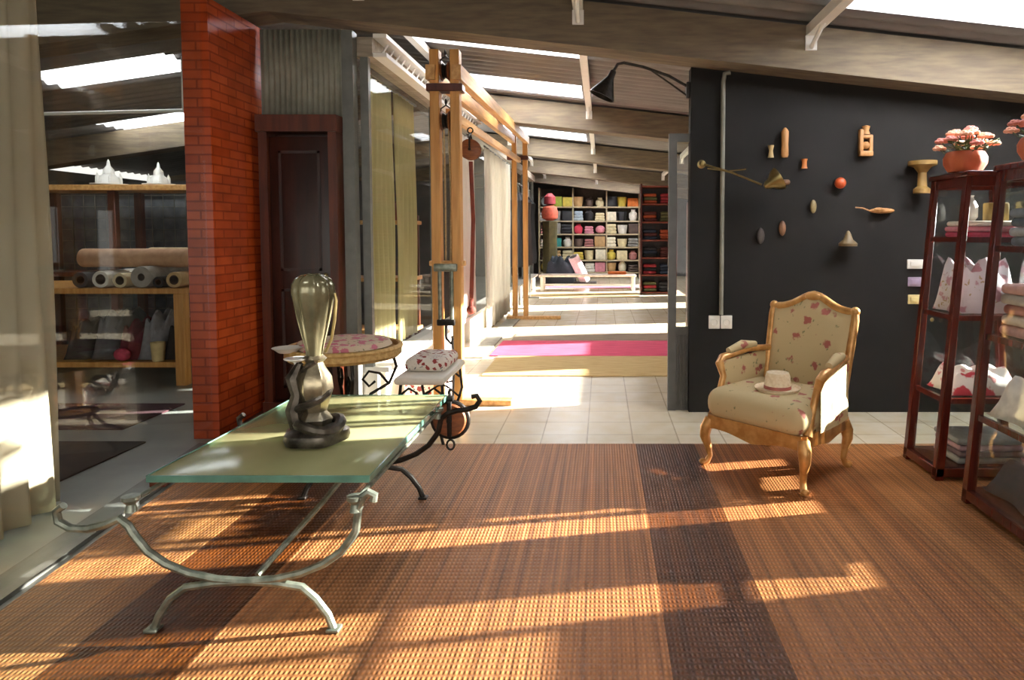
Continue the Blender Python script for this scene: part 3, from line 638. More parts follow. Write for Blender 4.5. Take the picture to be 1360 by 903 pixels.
out += [(.272, bk(.84), .84), (.262, bk(.6), .6), (.25, bk(.25), .25)]
b.tube(out, [.024] * len(out), 10); b.ball((0, bk(.95) - .015, .96), .035, 8, (1.6, .6, .7)); b.ball((-.267, bk(.885), .89), .028, 8); b.ball((.267, bk(.885), .89), .028, 8); b.build('back_frame', M_gilt, t)
for sx in (-1, 1):
    b = MB(); b.tube([(sx * .255, bk(.62) - .01, .63), (sx * .30, .08, .635), (sx * .325, -.05, .61), (sx * .33, -.13, .60), (sx * .325, -.165, .575), (sx * .30, -.16, .5), (sx * .30, -.2, .4), (sx * .305, -.25, .29)], [.02, .021, .023, .027, .026, .02, .02, .026], 10); b.build('arm', M_gilt, t)
    b = MB(); b.tube([(sx * .285, .14, .658), (sx * .31, .04, .662), (sx * .325, -.08, .635)], [.02, .03, .02], 10); b.build('arm_pad', M_floral, t)
    b = MB(); 
    def sp(off): return lambda u, v: (sx * (.262 + .04 * math.sin(u * PI * .5) + off), .22 - .38 * u, .29 + (.32 - .02 * u) * v)
    b.grid(8, 6, sp(0)); b.grid(8, 6, sp(.022)); b.build('side_panel', M_floral, t)
# hat
t = thing('straw_hat', 'pale straw hat resting on the armchair seat', 'hat', (.985, 3.67, .472), .3); t.scale = (.88,) * 3
b = MB(); b.lathe([(.085, .012), (.082, .05), (.078, .09), (.07, .115), (.045, .118), (.02, .105), (0, .10)], 28, cap=False); b.build('crown', mat('pale_straw', 'dcc5a0', .8, col2='ead9bb', scale=60, bump=.3), t)
b = MB(); b.lathe([(.083, .012), (.11, .006), (.135, .008), (.148, .02), (.15, .022), (.135, .003), (.11, .001), (.08, .004)], 32, lambda u, i: .04 * math.sin(u * 4 * PI), cap=False); b.build('brim', MATS['pale_straw'], t)
b = MB(); b.lathe([(.0865, .014), (.0855, .034), (.084, .034)], 28, cap=False); b.build('hat_band', mat('rose_ribbon', 'a05a4e', .6), t)

# ------------------------------------------------------------ glass cabinets
def cabinet(loc, w_, d_, h, shelves, label, name='display_cabinet', left_door=True):
    t = thing(name, label, 'cabinet', loc)
    p = .024; first = set(C.objects)
    for x in (0, w_ - 2 * p):
        for y in (0, d_ - 2 * p):
            b = MB(); b.rbox(x, x + 2 * p, y, y + 2 * p, 0, h, .004, 1); b.build('post', M_mahog, t)
    b = MB(); b.rbox(-.015, w_ + .015, -.015, d_ + .015, h, h + .03, .006, 1); b.build('top', M_mahog, t)
    b = MB(); b.rbox(.0, w_, .0, d_, .02, .07, .004, 1); b.build('bottom', M_mahog, t)
    b = MB()
    for z in (h - .05, ): b.box(2 * p, w_ - 2 * p, .003, .035, z, h); b.box(.003, .035, 2 * p, d_ - 2 * p, z, h); b.box(w_ - .035, w_ - .003, 2 * p, d_ - 2 * p, z, h); b.box(2 * p, w_ - 2 * p, d_ - .035, d_ - .003, z, h)
    b.build('top_rail', M_mahog, t, smooth=False)
    for z in shelves:
        b = MB(); b.box(.01, w_ - .01, .012, .034, z, z + .028) if z in shelves[:] else None
        b.box(.012, .034, 2 * p, d_ - 2 * p, z, z + .028); s_ = b.build('shelf_rail', M_mahog, t, smooth=False)
        b = MB(); b.box(.036, w_ - .03, .036, d_ - .03, z + .02, z + .028); b.build('glass_shelf', M_pane, t, smooth=False)
    b = MB(); b.box(2 * p, w_ - 2 * p, .018, .022, .07, h - .05); b.build('front_pane', M_pane, t, smooth=False)
    b = MB(); b.box(.016, .02, 2 * p, d_ - 2 * p, .07, h - .05); b.build('side_pane', M_pane, t, smooth=False)
    b = MB(); b.box(w_ - .02, w_ - .016, 2 * p, d_ - 2 * p, .07, h - .05); b.build('side_pane', M_pane, t, smooth=False)
    b = MB(); b.box(2 * p, w_ - 2 * p, d_ - .022, d_ - .018, .07, h - .05); b.build('rear_pane', M_pane, t, smooth=False)
    b = MB(); b.ball((-.012, d_ * .5, h * .52), .012); b.build('knob', M_brass, t)
    for o in t.children:                       # the case narrows towards the top
        for v_ in o.data.vertices: v_.co.x += .13 * (v_.co.z / h) * (1 - 2 * v_.co.x / w_)
    return t
ZF = .014
cabinet((1.8, 3.5, ZF), .62, .4, 1.64, [.42, .87, 1.29], 'dark red wooden glass cabinet under the pot of flowers next to the wall')
cabinet((1.8, 1.9, ZF), .8, 1.34, 1.64, [.42, .82, 1.25], 'dark red wooden glass cabinet at the right edge of picture, nearer the front')

def folded(name, label, cat, loc, w_, d_, layers, cols, rz=0, group=None, lh=.035):
    t = thing(name, label, cat, loc, rz, group)
    for k in range(layers):
        c = cols[k % len(cols)]; j = random.uniform(-.012, .012)
        b = MB(); b.rbox(-w_ / 2 + j, w_ / 2 + j, -d_ / 2, d_ / 2, k * lh, k * lh + lh * .96, lh * .42, 3); b.build('folded_cloth', mat('cloth_' + c, c, .85, var=.12, scale=25, bump=.2), t)
    return t
def drape(label, loc, w_, d_, h, c, cat='cloth', name='draped_cloth', rz=0, m=None):
    b = MB(); b.grid(20, 14, lambda u, v: ((u - .5) * w_ * (1 + .06 * math.sin(v * 9)), (v - .5) * d_, h * min(1, 2.1 * (1 - abs(2 * u - 1) ** 3) * (1 - abs(2 * v - 1) ** 3)) * (.8 + .13 * math.sin(u * 13 + v * 6) + .07 * math.sin(v * 17 - u * 5)) + .006))
    return tag(b.build(name, m or mat('cloth_' + c, c, .85, var=.12, scale=25, bump=.2), solid=.004), label, cat, loc=loc, rz=rz)
# contents of the cabinet beside the wall (A)
ax, ay = 2.1, 3.7; z3, z2, z1, z0 = 1.29 + .042, .87 + .042, .42 + .042, .07 + .014
folded('folded_towels', 'red and rose folded cloths on the top shelf of the flower topped cabinet', 'cloth', (ax + .02, ay, z3), .28, .24, 3, ['a8324a', 'c77a86', 'd9cfc0'], lh=.03)
b = MB(); b.lathe([(.03, 0), (.045, .02), (.045, .08), (.03, .11), (.02, .13), (.026, .14), (0, .14)], 20, cap=False); tag(b.build('white_jar', M_white), 'small white jar on the folded red cloths in the flower topped cabinet', 'jar', loc=(ax - .05, ay, z3 + .091))
b = MB(); b.rbox(-.06, .06, -.03, .03, 0, .1, .008); tag(b.build('small_box', mat('ochre_card', '8a7038', .7)), 'small ochre box beside the white jar in the flower topped cabinet', 'box', loc=(ax + .1, ay, z3 + .091))
MPW = floral_mat('pale_print', 'd8cfd6', 'b98a96', 14, .33, 'a8906e')
drape('pale printed scarf on the middle shelf of the flower topped cabinet', (ax, ay, z2), .34, .28, .3, 'd8cfd6', 'scarf', 'printed_scarf', m=MPW)
drape('white and rose patterned cloth on lower shelf of the flower topped cabinet', (ax, ay, z1), .38, .28, .14, 'e6dcd6', m=floral_mat('rose_cloth', 'e8e0da', 'c23a4a', 9, .34, 'd08a8a'))
folded('folded_linen', 'grey and dusty pink folded linen at the bottom of flower topped cabinet', 'cloth', (ax + .04, ay, z0), .36, .28, 4, ['8d8a88', '6e5a5e', 'a08088', '7d7f80'])
# contents of the near cabinet (B)
bx = 2.15; z3, z2, z1, z0 = 1.25 + .042, .82 + .042, .42 + .042, .07 + .014
folded('folded_shawls', 'blue grey folded shawls on the top shelf of the near cabinet', 'cloth', (bx, 3.0, z3), .4, .3, 4, ['8b94a3', 'b7bcc4', '6a7280'], lh=.045)
folded('folded_shawls', 'pink and cream folded shawls on the middle shelf of the near cabinet', 'cloth', (bx, 3.02, z2), .42, .34, 5, ['d7a8a0', 'e2d6c6', 'b8857e', 'c9c2b8'], lh=.05)
drape('white throw spilling over the lower shelf of the near cabinet', (bx, 2.98, z1), .5, .44, .2, 'e9e6e0', 'throw', 'white_throw')
drape('dark grey cloth on the cabinet bottom behind the near cabinet glass', (bx, 3.0, z0), .5, .44, .16, '3a3c40')
folded('folded_tablecloths', 'dusty pink folded tablecloths at the bottom front of the near cabinet', 'cloth', (bx, 2.12, z0), .42, .34, 5, ['a86a78', '6a4a50', 'c79aa0'], lh=.04)
folded('folded_napkins', 'yellow and white folded napkins on the lower shelf front of near cabinet', 'cloth', (bx, 2.12, z1), .4, .34, 4, ['d8c67a', 'e8e6e0', 'b8bcc0'], lh=.04)
folded('folded_napkins', 'teal and cream folded napkins on the middle shelf front of near cabinet', 'cloth', (bx, 2.12, z2), .4, .34, 4, ['7e9aa0', 'ddd6c8', '9aa6a8'], lh=.04)

# flower pots
def flower_pot(loc, label, sc=1.0, seed=1):
    rnd = random.Random(seed); t = thing('flower_pot', label, 'flower pot', loc); t.scale = (sc,) * 3
    b = MB(); b.lathe([(.05, 0), (.085, .01), (.108, .05), (.11, .085), (.095, .115), (.09, .12), (.085, .112), (.0, .10)], 28, lambda u, i: .035 * math.cos(u * 2 * PI * 9) * (1 if 0 < i < 5 else 0), cap=False); b.build('pot', M_terra, t)
    b = MB()
    for k in range(40):
        a = rnd.uniform(0, 2 * PI); r = rnd.uniform(.02, .13); z = .12 + rnd.uniform(0, .05)
        p = Vector((r * math.cos(a), r * math.sin(a), z)); d = Vector((math.cos(a), math.sin(a), rnd.uniform(-.2, .6))).normalized() * .05; s_ = Vector((-math.sin(a), math.cos(a), 0)) * .016
        b.face([b.V(p), b.V(p + d * .5 + s_), b.V(p + d), b.V(p + d * .5 - s_)])
    b.build('leaves', M_leaf, t, solid=.002)
    for k in range(17):
        a = k * 2.4; r = .16 * math.sqrt((k + .5) / 17); z = .235 - .09 * (r / .16) ** 2 + rnd.uniform(-.01, .015)
        b = MB(); c = Vector((r * math.cos(a), r * math.sin(a), z))
        for j in range(9):
            q = j * 2 * PI / 6 + (j // 6) * .5; rr = .024 if j < 6 else .010
            b.ball(c + Vector((rr * math.cos(q), rr * math.sin(q), .0 if j < 6 else .012)), .017, 4, (1, 1, .6))
        b.build('blossom', M_petal if k % 3 else mat('rose_petal', 'd07a6a', .6, var=.15), t)
        if k < 17: 
            b = MB(); b.tube([(c.x * .3, c.y * .3, .1), (c.x * .8, c.y * .8, z - .03), tuple(c)], .003, 5); b.build('stem', M_leaf, t)
    return t
flower_pot((2.02, 3.7, ZF + 1.671), 'terracotta pot of salmon flowers on the cabinet beside the dark wall', 1.0, 3)
flower_pot((2.04, 3.06, ZF + 1.671), 'terracotta pot of salmon flowers cut by the right edge of picture', .95, 9)

# ------------------------------------------------------------ things on the dark wall (front face y = 4.975)
WY = 4.973
def onwall(x, z):
    k = (5.075 + (1.35 - z) * .052) / (4.91 + (1.35 - z) * .155); return x * k, 1.35 + (z - 1.35) * k
M_wood1 = mat('tan_carved_wood', '9c6c3a', .55, col2='b98650', scale=15, stretch=(3, 3, .6))
M_wood2 = mat('dark_carved_wood', '54341c', .55, col2='6f4a2a', scale=15)
def wall_obj(name, label, cat, px, pz, bld, m):
    px, pz = onwall(px, pz)
    b = MB().at((0, 0, 0), (PI / 2, 0, 0)); bld(b); return tag(b.build(name, m), label, cat, loc=(px, WY, pz))
L_ = lambda prof: (lambda b: b.lathe(prof, 16, cap=False))
wall_obj('wooden_rolling_pin', 'tall tan wooden roller mounted highest on the dark wall', 'wall ornament', 1.285, 1.985, lambda b: b.at((0, -.032, -.105)).lathe([(0, 0), (.022, .003), (.028, .02), (.025, .1), (.028, .19), (.02, .205), (.008, .22), (0, .22)], 16, cap=False), M_wood1)
wall_obj('wooden_bobbin', 'small tan wooden bobbin left of the tall roller on dark wall', 'wall ornament', 1.19, 1.93, lambda b: b.at((0, -.026, -.045)).lathe([(0, 0), (.024, 0), (.02, .015), (.014, .05), (.02, .075), (.024, .09), (0, .09)], 16, cap=False), mat('straw_wood', 'b59a6a', .55))
wall_obj('wooden_spool', 'small orange wooden spool right of the tall roller', 'wall ornament', 1.43, 1.845, lambda b: b.at((0, -.026, -.035)).lathe([(0, 0), (.024, 0), (.018, .02), (.018, .05), (.024, .07), (0, .07)], 16, cap=False), mat('orange_wood', 'b0682f', .5))
wall_obj('carved_mould', 'brown carved mould directly above the brass lamp head', 'wall ornament', 1.305, 1.735, lambda b: b.rbox(-.03, .03, -.04, 0, -.045, .045, .015), M_wood2)
def bracket_shape(b):
    b.at((0, 0, 0)).rbox(-.05, -.02, -.05, 0, -.1, .1, .01); b.rbox(.02, .05, -.05, 0, -.1, .06, .01); b.rbox(-.05, .05, -.06, 0, -.1, -.06, .01); b.rbox(-.045, .045, -.05, 0, .03, .06, .01); b.ball((.0, -.03, -.02), .03); b.at((0, -.03, .06)).lathe([(.03, 0), (.02, .03), (.03, .06), (0, .07)], 12, cap=False)
wall_obj('wooden_clamp', 'two pronged wooden clamp on the upper part of dark wall', 'wall ornament', 1.855, 1.99, bracket_shape, M_wood1)
wall_obj('wooden_ball', 'round orange wooden ball on the dark wall below the clamp', 'wall ornament', 1.688, 1.71, lambda b: b.at((0, 0, 0)).ball((0, -.04, 0), .042), mat('burnt_orange_lacquer', 'a8441c', .4))
def leafdish(b): b.at((0, 0, 0)).ball((0, -.03, 0), .03, 8, (3.2, .9, .7)); b.ball((-.03, -.05, .01), .02, 6, (2, .6, .7)); b.tube([(-.09, -.03, .0), (-.14, -.02, .02), (-.19, -.01, .025)], .005)
wall_obj('wooden_spoon', 'long shallow wooden scoop on the dark wall, low right of the ball', 'wall ornament', 2.0, 1.515, leafdish, M_wood1)
wall_obj('wooden_cone', 'small conical brown wooden stool shape low on the dark wall', 'wall ornament', 1.755, 1.31, lambda b: b.at((0, -.07, -.05)).lathe([(0, 0), (.065, 0), (.068, .02), (.035, .05), (.02, .09), (.01, .11), (0, .115)], 18, cap=False), mat('olive_brown_wood', '6d5a3a', .55))
wall_obj('small_mask', 'small tan carved oval right of the brass lamp head', 'wall ornament', 1.51, 1.545, lambda b: b.at((0, 0, 0)).ball((0, -.02, 0), .03, 8, (.8, .6, 1.7)), mat('faded_tan', '80704a', .6))
wall_obj('brown_shuttle', 'brown wooden shuttle hanging below the brass lamp head', 'wall ornament', 1.295, 1.39, lambda b: b.at((0, 0, 0)).ball((0, -.02, 0), .03, 8, (.9, .6, 1.9)), M_wood2)
wall_obj('dark_shuttle', 'dark wooden shuttle lowest at left on the dark wall', 'wall ornament', 1.14, 1.335, lambda b: b.at((0, 0, 0)).ball((0, -.02, 0), .03, 8, (1, .6, 2.0)), mat('near_black_wood', '332a24', .55))
def bracketR(b): b.at((0, -.075, -.12)).lathe([(0, 0), (.06, 0), (.06, .03), (.035, .05), (.03, .15), (.06, .19), (.1, .205), (.1, .235), (0, .235)], 20, cap=False)
wall_obj('wooden_corbel', 'golden wooden spool shaped bracket on dark wall near the flower cabinet', 'wall ornament', 2.25, 1.75, bracketR, mat('dull_gold_wood', '7c5f2e', .5))
# conduit, sockets, switches
b = MB(); b.tube([(0, -.02, 0), (0, -.02, 1.72), (.01, -.02, 1.78), (.05, -.02, 1.79)], .017, 10)
t = tag(b.build('electrical_conduit', mat('grey_pvc', '7d7a6c', .5)), 'grey vertical conduit pipe on the dark wall above the white sockets', 'pipe', loc=(.89, 4.973, .745))
def plate(x, z, label, w_, h, m, name='light_switch', rock=True):
    x, z = onwall(x, z)
    t = thing(name, label, 'switch' if rock else 'socket', (x, 4.974, z)); b = MB(); b.rbox(-w_ / 2, w_ / 2, -.012, 0, -h / 2, h / 2, .004); b.build('plate', m, t)
    b = MB(); b.rbox(-w_ * .3, w_ * .3, -.02, -.011, -h * .28, h * .28, .003) if rock else b.at((0, -.012, 0), (PI / 2, 0, 0)).lathe([(0, 0), (.026, 0), (.024, .008), (.02, .001), (0, .001)], 16, cap=False)
    b.build('rocker' if rock else 'socket_face', m, t); return t
plate(.825, .70, 'square white wall socket at left under the grey conduit', .085, .1, M_white, 'wall_socket', False)
plate(.915, .70, 'square white wall socket at right under the grey conduit', .085, .1, M_white, 'wall_socket', False)
plate(2.275, 1.13, 'white light switch, top of three beside the cabinet', .12, .07, M_white)
plate(2.28, 1.0, 'mauve tinted light switch, middle of three beside the cabinet', .1, .07, mat('mauve_plastic', '9c8ba0', .4))
plate(2.285, .87, 'cream yellow light switch, lowest of three beside the cabinet', .09, .07, mat('cream_plastic', 'd9c98e', .4))
# brass wall lamp
t = thing('brass_wall_lamp', 'pale brass swing arm wall lamp on the dark wall', 'lamp', (.735, 4.973, 1.865))
b = MB(); b.at((0, -.02, 0), (PI / 2, 0, 0)).lathe([(0, -.02), (.03, -.02), (.032, 0), (.0, .01)], 16, cap=False); b.at().ball((0, -.05, 0), .022); b.build('wall_mount', M_brass, t)
b = MB(); b.tube([(0, -.05, .0), (.2, -.16, -.075), (.4, -.22, -.165)], .008); b.build('arm', M_brass, t)
b = MB(); b.tube([(.04, -.05, -.035), (.17, -.11, -.06), (.3, -.16, -.05)], .005); b.build('arm', M_brass, t)
b = MB(); b.at((.42, -.22, -.18), (0, math.radians(60), 0)).lathe([(.015, .0), (.03, .02), (.04, .05), (.075, .09), (.085, .12), (.08, .12), (.07, .09), (.035, .055), (.02, .03)], 20, cap=False); b.build('shade', M_brass, t)
b = MB(); b.at((.42, -.22, -.18), (0, math.radians(60), 0)).ball((0, 0, .09), .035); b.build('bulb', M_white, t)
# black lamp on the wall end
t = thing('black_wall_lamp', 'black long arm wall lamp with conical shade reaching over the passage', 'lamp', (.655, 5.03, 2.42))
b = MB(); b.rbox(-.03, -.001, -.03, .03, -.06, .06, .006); b.build('wall_mount', M_irond, t)
b = MB(); b.tube([(-.02, 0, .03), (-.17, -.12, .08), (-.36, -.16, .135), (-.5, -.18, .16), (-.545, -.18, .15), (-.575, -.18, .1)], .011); b.build('arm', M_irond, t)
b = MB(); b.tube([(-.02, 0, -.04), (-.15, -.08, .03), (-.3, -.14, .115)], .007); b.build('arm_brace', M_irond, t)
b = MB(); b.at((-.575, -.18, .1), (0, math.radians(205), 0)).lathe([(.012, -.01), (.022, .0), (.026, .05), (.05, .1), (.085, .17), (.098, .2), (.092, .2), (.045, .105), (.02, .05)], 24, cap=False); b.build('shade', M_irond, t)
b = MB(); b.at((-.575, -.18, .1), (0, math.radians(205), 0)).ball((0, 0, .14), .032); b.build('bulb', M_white, t)

# ------------------------------------------------------------ left store room
def table_frame(t, x0, x1, y0, y1, h, m, low=.16):
    for x in (x0, x1 - .09):
        for y in (y0, y1 - .09): b = MB(); b.rbox(x, x + .09, y, y + .09, 0, h - .05, .005, 1); b.build('leg', m, t)
    b = MB(); b.rbox(x0, x1, y0, y1, h - .05, h, .005, 1); b.build('tabletop', m, t)
    b = MB(); b.rbox(x0 + .02, x1 - .02, y0 + .02, y1 - .02, low, low + .05, .005, 1); b.build('lower_shelf', m, t)
t = thing('fabric_table', 'long pine table loaded with fabric rolls behind the glass wall', 'table', (-5.2, 5.86, 0)); table_frame(t, -.95, 1.5, 0, 1.0, .87, M_pine)
def roll(name, label, loc, r, L, m, rz=0, core=.4, group=None):
    t = thing(name, label, 'fabric roll', loc, rz, group)
    b = MB(); b.at((0, 0, r), (-PI / 2, 0, 0)).lathe([(r * core, 0), (r * .97, 0), (r, .006), (r, L - .006), (r * .97, L), (r * core, L), (r * core, 0)], 24, lambda u, i: .01 * math.sin(u * 2 * PI * 3), cap=False); b.build('rolled_cloth', m, t)
    b = MB(); b.at((0, 0, r), (-PI / 2, 0, 0)).lathe([(r * core * .8, .004), (r * core, .004), (r * core, L - .004), (r * core * .8, L - .004), (r * core * .8, .004)], 20, cap=False); b.build('core_tube', mat('kraft_tube', '4c3a2c', .8), t)
    return t
ROL = [('dark grey', '3b3a3c', -4.62, .07), ('white', 'd9d4c8', -4.44, .075), ('cream', 'd0bf9c', -4.27, .065), ('pale grey', '9b948a', -4.08, .095), ('charcoal', '2d2a29', -3.93, .05), ('tan', 'b99b6c', -3.79, .07)]
pos = ['at the left by the curtain', 'second from left', 'third from left', 'fourth and widest', 'fifth, thin', 'at the right by the brick pillar']
for (nm, c, x, r), p in zip(ROL, pos):
    roll('fabric_roll', '%s fabric roll end on atop the pine table, %s' % (nm, p), (x, 5.88, .872), r, .85, mat('roll_' + c, c, .8, var=.12, scale=20), 0, .62 if nm != 'pale grey' else .35)
# long rolls lying across the top
roll('fabric_roll', 'long pinkish beige fabric roll lying across the others on the pine table', (-4.75, 6.1, 1.045), .085, 1.2, mat('roll_pinkbeige', 'b98c68', .8, col2='cda27c', scale=15), -PI / 2, .5)
roll('fabric_roll', 'sand fabric roll lying across the right end of pine table', (-4.3, 6.35, 1.04), .09, .85, mat('roll_sand', 'bda474', .8, col2='d2bb8c', scale=15), -PI / 2, .5)
BUN = [('black', '1f1e20', -4.75), ('slate grey', '4a4b50', -4.5), ('dark crimson', '5e1a26', -4.28), ('silver grey', '86868a', -4.08), ('charcoal brown', '2c2624', -3.86)]
for i, (nm, c, x) in enumerate(BUN):
    drape('%s cloth bundle on the lower shelf of the pine table' % nm, (x, 6.25, .212), .2, .6, .36 + .08 * (i % 2), c, 'cloth bundle', 'cloth_bundle')
b = MB(); b.lathe([(.045, 0), (.05, .02), (.06, .17), (.055, .17), (.045, .03), (0, .03)], 20, cap=False); tag(b.build('paper_cup', mat('straw_paper', 'c9b27e', .7)), 'tall straw coloured beaker on the lower shelf of pine table', 'beaker', loc=(-3.98, 5.925, .212))
b = MB(); b.ball((0, 0, .06), .06, 8, (1.2, 1, 1)); tag(b.build('yarn_ball', mat('pink_yarn', 'b43a54', .8, scale=40, bump=.5)), 'pink ball of yarn on the lower shelf of pine table', 'yarn', loc=(-4.3, 5.925, .212))
# tall wooden rack with lantern models
t = thing('tall_rack', 'tall dark wooden rack with a long shelf behind the pine table', 'rack', (-5.2, 7.0, 0))
for x in (-.9, .03, .9, 1.3):
    for y in (0, .4): b = MB(); b.rbox(x, x + .08, y, y + .07, 0, 1.8, .005, 1); b.build('post', M_dframe, t)
b = MB(); b.rbox(-1.0, 1.45, -.05, .5, 1.8, 1.86, .006, 1); b.build('shelf', M_pineh, t)
b = MB(); b.rbox(-1.0, 1.45, .0, .47, .9, .95, .006, 1); b.build('shelf', M_dframe, t)
def lantern(loc, label, s_=1):
    t = thing('paper_tower', label, 'model tower', loc); t.scale = (s_,) * 3
    b = MB(); b.lathe([(.13, 0), (.17, .01), (.17, .02), (0, .02)], 24, cap=False); b.build('plate', M_white, t)
    b = MB(); b.lathe([(.11, .02), (.10, .08), (.055, .12), (.05, .17), (.02, .21), (.012, .26), (0, .28)], 8, cap=False); b.build('tower', M_white, t)
    for k in range(4):
        a = k * PI / 2 + PI / 4; b = MB(); b.at((.1 * math.cos(a), .1 * math.sin(a), .02)).lathe([(.022, 0), (.02, .07), (.0, .12)], 8, cap=False); b.build('turret', M_white, t)
    return t
lantern((-5.25, 7.15, 1.862), 'white paper model tower on the tall rack nearest the curtain', 1.0)
lantern((-4.72, 7.15, 1.862), 'white paper model tower on the tall rack nearest the brick pillar', .9)
# grid of wire mesh storage on the back wall of the store room
t = thing('wire_mesh_screen', 'dark wire mesh screen standing behind the tall rack', 'screen', (-5.2, 7.7, 0))
b = MB()
for i in range(23): x = -1.4 + i * .13; b.tube([(x, 0, .02), (x, 0, 1.8)], .005, 5)
for i in range(14): z = .1 + i * .13; b.tube([(-1.4, .008, z), (1.46, .008, z)], .005, 5)
b.build('mesh', M_steel, t)
b = MB(); b.rbox(-1.44, -1.4, -.02, .03, 0, 1.85, .005, 1); b.rbox(1.46, 1.5, -.02, .03, 0, 1.85, .005, 1); b.rbox(-1.44, 1.5, -.02, .03, 1.82, 1.86, .005, 1); b.build('frame', M_steeld, t)
b = MB(); b.rbox(-1.38, 1.44, .05, .06, .02, 1.8, .002, 1); b.build('backing_cloth', mat('slate_cloth', '4e5257', .9, col2='6a6e70', scale=2.2, stretch=(3, 1, 3)), t)
b = MB(); b.tube([(-5.7, 5.9, 2.38), (-3.9, 6.3, 2.5)], .016); tag(b.build('ceiling_pipe', M_white), 'thin white pipe slung under the store room roof', 'pipe')
b = MB(); b.box(-5.72, -5.69, 5.88, 5.92, 2.36, 2.8); b.box(-3.915, -3.885, 6.28, 6.32, 2.48, 3.0); b.build('pipe_hanger', M_white, bpy.data.objects['ceiling_pipe'], smooth=False)

# objects seen behind the passage glass: small rack with pots
t = thing('low_rack', 'dark wooden rack behind the glass between grey post and cream curtain', 'rack', (-2.45, 7.0, 0))
for x in (-.4, .4):
    for y in (0, .35): b = MB(); b.rbox(x - .03, x + .03, y, y + .05, 0, 1.55, .005, 1); b.build('post', M_dframe, t)
for z in (.3, .85, 1.45): b = MB(); b.rbox(-.45, .45, -.03, .42, z, z + .04, .005, 1); b.build('shelf', M_pineh, t)
rnd = random.Random(5)
for i, (x, z, c, nm) in enumerate([(-.28, 1.49, 'c3a62c', 'mustard'), (.02, 1.49, 'd6d0c2', 'ivory'), (.28, 1.49, '7c3a20', 'rust'), (-.25, .89, '2b2a2c', 'black'), (.1, .89, '8c7f6a', 'taupe'), (.0, .34, '3f2c22', 'umber')]):
    b = MB(); b.lathe([(.05, 0), (.08, .04), (.09, .1), (.06, .16), (.045, .19), (.055, .2), (0, .19)], 20, cap=False)
    tag(b.build('pottery_vase', mat('glaze_' + c, c, .35)), '%s pottery vase on the dark rack behind the cream curtain' % nm, 'vase', loc=(-2.45 + x, 7.18, z))

# ------------------------------------------------------------ far end: shelving with goods
SX0, SX1, SY = -1.95, 1.15, 20.6
t = thing('goods_shelving', 'wide cream shelving full of goods at the end of the passage', 'shelving', (SX0, SY, 0))
levels = [.18, .55, .95, 1.35, 1.75, 2.18]
M_cshelf = mat('cream_shelf_board', 'b9a888', .6)
for x in (0, 1.03, 2.06, 3.06): b = MB(); b.rbox(x, x + .04, 0, .5, 0, 2.75, .004, 1); b.build('upright', M_cshelf, t)
for z in levels: b = MB(); b.rbox(0.01, 3.09, 0, .5, z - .04, z, .004, 1); b.build('shelf', M_cshelf, t)
b = MB(); b.rbox(0, 3.1, .47, .5, .0, 2.75, .004, 1); b.build('back_board', mat('brown_backboard', '4a4036', .8), t)
def g_basket(w_, h, m):
    b = MB(); b.lathe([(.38 * w_, 0), (.46 * w_, h * .5), (.5 * w_, h), (.47 * w_, h), (.36 * w_, .02), (0, .02)], 16, cap=False); return b
def g_box(w_, h, m): return MB().rbox(-w_ / 2, w_ / 2, -.14, .14, 0, h, .015)
def g_jar(w_, h, m): return MB().lathe([(.3 * w_, 0), (.42 * w_, h * .3), (.4 * w_, h * .65), (.2 * w_, h * .85), (.24 * w_, h), (0, h)], 16, cap=False)
def g_ball(w_, h, m): return MB().ball((0, 0, h / 2), h / 2, 8, (w_ / h * .9, 1, 1))
def g_stack(w_, h, m):
    b = MB()
    for k in range(3): b.rbox(-w_ / 2 + .01 * k, w_ / 2 - .008 * k, -.14, .14, k * h / 3, (k + 1) * h / 3 - .004, .03, 2)
    return b
KIND = {'basket': g_basket, 'box': g_box, 'jar': g_jar, 'yarn': g_ball, 'cloth': g_stack}
CN = {'white': 'e8e4da', 'cream': 'd9cba2', 'yellow': 'cdb84e', 'lime': '9aa63a', 'pale blue': 'a9b9c4', 'pink': 'c4808c', 'crimson': 'a3283c', 'black': '1d1b1d', 'teal': '2c8078', 'tan': 'ad8a5c', 'rose brown': '8f5c58', 'grey': '8d8b86', 'orange': 'd0722e', 'dark brown': '3c2a20', 'ivory': 'e9e1c8', 'silver': 'b5b8ba'}
rows = [
    ['pale blue yarn', 'lime box', 'yellow box', 'tan basket', 'dark brown jar', 'cream jar', 'black box', 'yellow basket', 'orange box'],
    ['silver cloth', 'grey basket', 'black box', 'pale blue cloth', 'black jar', 'cream cloth', 'ivory box', 'black basket', 'white jar'],
    ['rose brown cloth', 'grey box', 'black cloth', 'crimson jar', 'pink cloth', 'pink yarn', 'cream cloth', 'white basket', 'dark brown box'],
    ['white cloth', 'teal box', 'white jar', 'dark brown basket', 'rose brown cloth', 'tan box', 'ivory cloth', 'cream basket', 'grey cloth'],
    ['dark brown cloth', 'tan cloth', 'cream cloth', 'yellow cloth', 'cream basket', 'ivory box', 'yellow jar', 'cream box', 'rose brown jar'],
    ['yellow yarn', 'tan box', 'grey cloth', 'cream yarn', 'white cloth', 'pink box', 'tan basket', 'ivory jar', 'dark brown cloth']]
rown = ['top', 'second', 'third', 'fourth', 'fifth', 'bottom']
ordn = ['leftmost', 'second from left', 'third from left', 'fourth from left', 'in the middle', 'fourth from right', 'third from right', 'second from right', 'rightmost']
NM = {'basket': 'storage_basket', 'box': 'storage_box', 'jar': 'ceramic_jar', 'yarn': 'yarn_ball', 'cloth': 'folded_fabric'}
